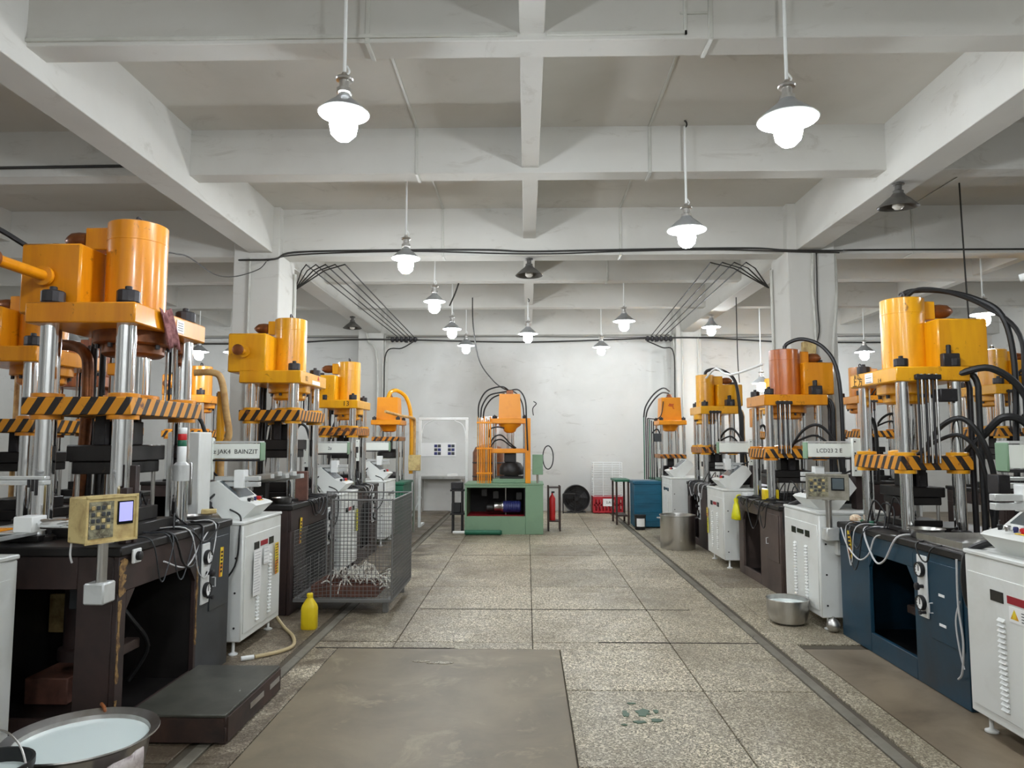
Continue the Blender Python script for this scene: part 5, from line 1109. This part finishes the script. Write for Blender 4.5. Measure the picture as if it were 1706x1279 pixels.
for q in range(2):
    t = thing('wire_basket', basket_labels[q], 'basket', (1.75, 15.74, .362 + .375 * q))
    m = Mesh(); H = .365
    for k in range(8):
        z = .006 + k * .05
        for (p, r2) in (((-.31, -.19), (.31, -.19)), ((.31, -.19), (.31, .19)), ((.31, .19), (-.31, .19)), ((-.31, .19), (-.31, -.19))): m.cyl((p[0], p[1], z), (r2[0], r2[1], z), .006, n=5)
    m.obj('basket_rings', M['cream_white'] if 'cream_white' in M else M['white'], t, kind='stuff', smooth=False)
    for (x, y) in ((-.31, -.19), (-.1, -.19), (.1, -.19), (.31, -.19), (.31, .19), (-.31, .19)): Mesh().cyl((x, y, 0), (x, y, H), .008, n=6).obj('basket_post', M['white'], t)
t = thing('extinguisher_rack', 'dark stand with a red extinguisher right of the end press', 'rack', (.47, 12.6, 0))
for x in (-.1, .1):
    for y in (-.12, .12): Bx(x - .015, x + .015, y - .015, y + .015, 0, .78).obj('rack_leg', M['step_frame'], t)
for z in (.16, .74): Bx(-.085, .085, -.135, .135, z, z + .02).obj('rack_shelf', M['step_frame'], t)
t = thing('fire_extinguisher', 'red extinguisher standing in the dark rack beside the end press', 'extinguisher', (.44, 12.56, .181))
Mesh().lathe([(0, 0), (.05, 0), (.054, .01), (.054, .38), (.03, .43), (.016, .44), (.016, .47)], n=20).obj('bottle', M['red'], t)
Mesh().box(-.015, .04, -.012, .012, .47, .5, bev=.003).obj('valve', M['black'], t)
# notice strip and two photo boards on the end wall
t = thing('notice_strip', 'pale notice strip with two dark photo grids on the end wall', 'notice', (-2.05, 16.1, 1.37))
Bx(-.42, .44, -.012, 0, -.15, .15).obj('backing_sheet', M['paper'], t)
for cxx in (.02, .33):
    for i in range(2):
        for j in range(3): Bx(cxx - .075 + .08 * i, cxx - .005 + .08 * i, -.016, -.0121, -.12 + .085 * j, -.055 + .085 * j).obj('photo_print', M['grey_base'] if (i + j) % 2 else M['blue_plastic'], t)
t = thing('wall_shelf', 'grey blue shelf under the notice strip at the end wall', 'shelf', (-1.9, 15.8, 0))
Bx(-.5, .5, 0, .28, .72, .78, bev=.005).obj('shelf_board', M['grey_blue'] if 'grey_blue' in M else M['steel'], t)
for x in (-.46, .43): Bx(x, x + .03, .02, .26, 0, .7199).obj('shelf_leg', M['steel'], t)
Bx(.12, .34, .06, .22, .781, .83, bev=.005).obj('paper_stack', M['paper'], t)
t = thing('switch_box', 'grey electric switch box beside the white tube frame', 'switch box', (-1.95, 12.3, 0))
Bx(-.1, .1, -.05, .07, 1.05, 1.32, bev=.006).obj('box_body', M['cream_box'], t); Mesh().cyl((0, 0, 0), (0, 0, 1.05), .02, n=8).obj('box_post', M['steel'], t)
t = thing('tool_stand', 'dark cluttered tool stand between white frame and end press', 'stand', (-1.2, 12.35, 0))
for x in (-.08, .08):
    for y in (-.08, .08): Bx(x - .015, x + .015, y - .015, y + .015, 0, .7).obj('stand_leg', M['soot'], t)
Bx(-.12, .12, -.12, .12, .7, .73).obj('stand_top', M['soot'], t); Bx(-.11, .09, -.1, .08, .731, .85, bev=.01).obj('tool_case', M['black_nut'], t); Bx(-.12, .12, -.12, .12, .3, .33).obj('stand_shelf', M['soot'], t)
Bx(-.1, .06, -.09, .06, .331, .5, bev=.01).obj('tool_case', M['black'], t)
o = Mesh().lathe([(0, .02), (.04, .02), (.045, 0), (.045, .01), (.028, .05), (.02, .35), (.012, .4), (0, .4)], n=16).obj('traffic_cone', M['white']); o.location = (-1.25, 15.4, 0); tag(o, 'small pale cone standing on the floor near the end wall', 'cone')
# wrapped pipes and aluminium sections on the left machines
o = Mesh().tube([(-2.95, 6.2, 2.16), (-2.78, 6.22, 2.16), (-2.72, 6.24, 2.08), (-2.68, 6.26, 1.8), (-2.66, 6.28, 1.6), (-2.72, 6.28, 1.45), (-2.72, 6.28, 1.0), (-2.72, 6.28, .02)], .03, 10, 6).obj('wrapped_pipe', M['pipe_tan']); tag(o, 'thick tan wrapped pipe bending down beside the nearest left press', 'pipe')
Mesh().cyl((-2.76, 6.33, .0), (-2.76, 6.33, 2.0), .035, n=12).obj('pipe_support', M['yellow_orange'], o)
o = Mesh().tube([(-2.95, 4.62, 1.02), (-2.9, 4.6, 1.6), (-2.9, 4.6, 2.0), (-2.92, 4.6, 2.12), (-3.0, 4.62, 2.18), (-3.15, 4.65, 2.2)], .036, 10, 6).obj('oil_pipe', M['copper']); tag(o, 'brown oil pipe rising behind the left posts of the nearest left press', 'pipe')
t = thing('aluminium_stack', 'bundle of aluminium profiles lying over the second left press table', 'profiles', (-2.45, 6.55, 1.2))
for k in range(5):
    b = Bx(-.02, .02, -.42, .42, -.02, .02, bev=.003).obj('profile', M['alu'], t); b.location = (-.14 + .06 * k, .02 * k, .02 * (k % 2)); b.rotation_euler = (R(-6), 0, R(52))
Bx(-.05, .05, -.05, .05, -.22, -.03).obj('profile_rest', M['dark'], t)
o = Mesh().tube([(3.55, 5.1, 2.72), (3.8, 4.9, 2.78), (4.2, 4.7, 2.86), (4.9, 4.4, 2.9)], .03, 10, 6).obj('white_duct_hose', M['white']); tag(o, 'white wrapped hose running off to the right above the nearest right press', 'hose')
o = Mesh().tube([(-3.0, 4.1, 2.72), (-3.1, 3.9, 2.8), (-3.3, 3.7, 2.84), (-3.8, 3.3, 2.85)], .016, 8, 6).obj('hose', M['black']); tag(o, 'black hose leaving the top of the nearest left tank', 'hose')
o = Mesh().tube([(2.9, 8.7, 2.5), (2.75, 9.6, 2.45), (2.72, 10.2, 2.6), (2.68, 10.6, 2.5)], .016, 8, 3).obj('white_pipe', M['white']); tag(o, 'thin white pipe joining the second and third right presses', 'pipe')
# robot box at nearest left press and stacked trays behind the cage
t = thing('unloader_box', 'grey unloader housing between the nearest left press posts', 'machine box', (-2.48, 5.22, 0))
Bx(-.14, .1, -.1, .1, 1.0, 1.62, bev=.008).obj('housing', M['grey_cab'] if 'grey_cab' in M else M['white_cab'], t); Bx(-.1, .06, -.12, -.1001, 1.1, 1.4, bev=.004).obj('cover', M['steel'], t)
Bx(-.12, .08, -.08, .08, .0, .9999).obj('stand', M['dark'], t)

# loose things lying on the machine tables
def block(name, label, cat, loc, size, mat, rz=0.0, bev=.004):
    o = Bx(-size[0] / 2, size[0] / 2, -size[1] / 2, size[1] / 2, 0, size[2], bev=bev).obj(name, M[mat]); o.location = loc; o.rotation_euler = (0, 0, rz); return tag(o, label, cat)
def pan(label, loc, r, h, mat='steel'):
    o = Mesh().lathe([(0, 0), (r * .8, 0), (r * .86, h * .1), (r, h), (r * 1.06, h * 1.02), (r * 1.06, h), (r * .98, h * .92), (r * .82, h * .15), (0, h * .12)], n=28).obj('steel_pan', M[mat]); o.location = loc; return tag(o, label, 'pan')
pan('round steel pan on the near end of the blue base press', (2.72, 4.95, .901), .11, .06)
pan('small steel pan on the table of the second left press', (-2.28, 6.62, .981), .09, .05)
pan('shallow steel dish on the table of the nearest left press', (-2.3, 4.95, 1.001), .09, .04)
block('carton', 'brown patterned carton standing on the second left press', 'box', (-2.2, 6.92, .981), (.12, .13, .28), 'rust_box', .2)
block('green_cloth', 'folded green cloth on the blue base press beside the control box', 'cloth', (2.72, 5.72, .901), (.14, .16, .03), 'dark_green', .3)
block('rubber_sheet', 'dark rubber sheet on the table of the brown base press', 'sheet', (2.82, 7.62, .901), (.3, .22, .02), 'black', .1)
block('white_tray', 'white tray on the table of the brown base press', 'tray', (2.7, 8.62, .901), (.2, .14, .04), 'white', .15)
block('tool_box', 'small dark tool box on the third left press', 'tool box', (-2.3, 9.0, .961), (.16, .12, .1), 'black_nut', .2)
block('paper_packet', 'pale paper packet on the nearest left press table', 'packet', (-2.26, 5.04, 1.042), (.1, .08, .03), 'cream_box', .4)
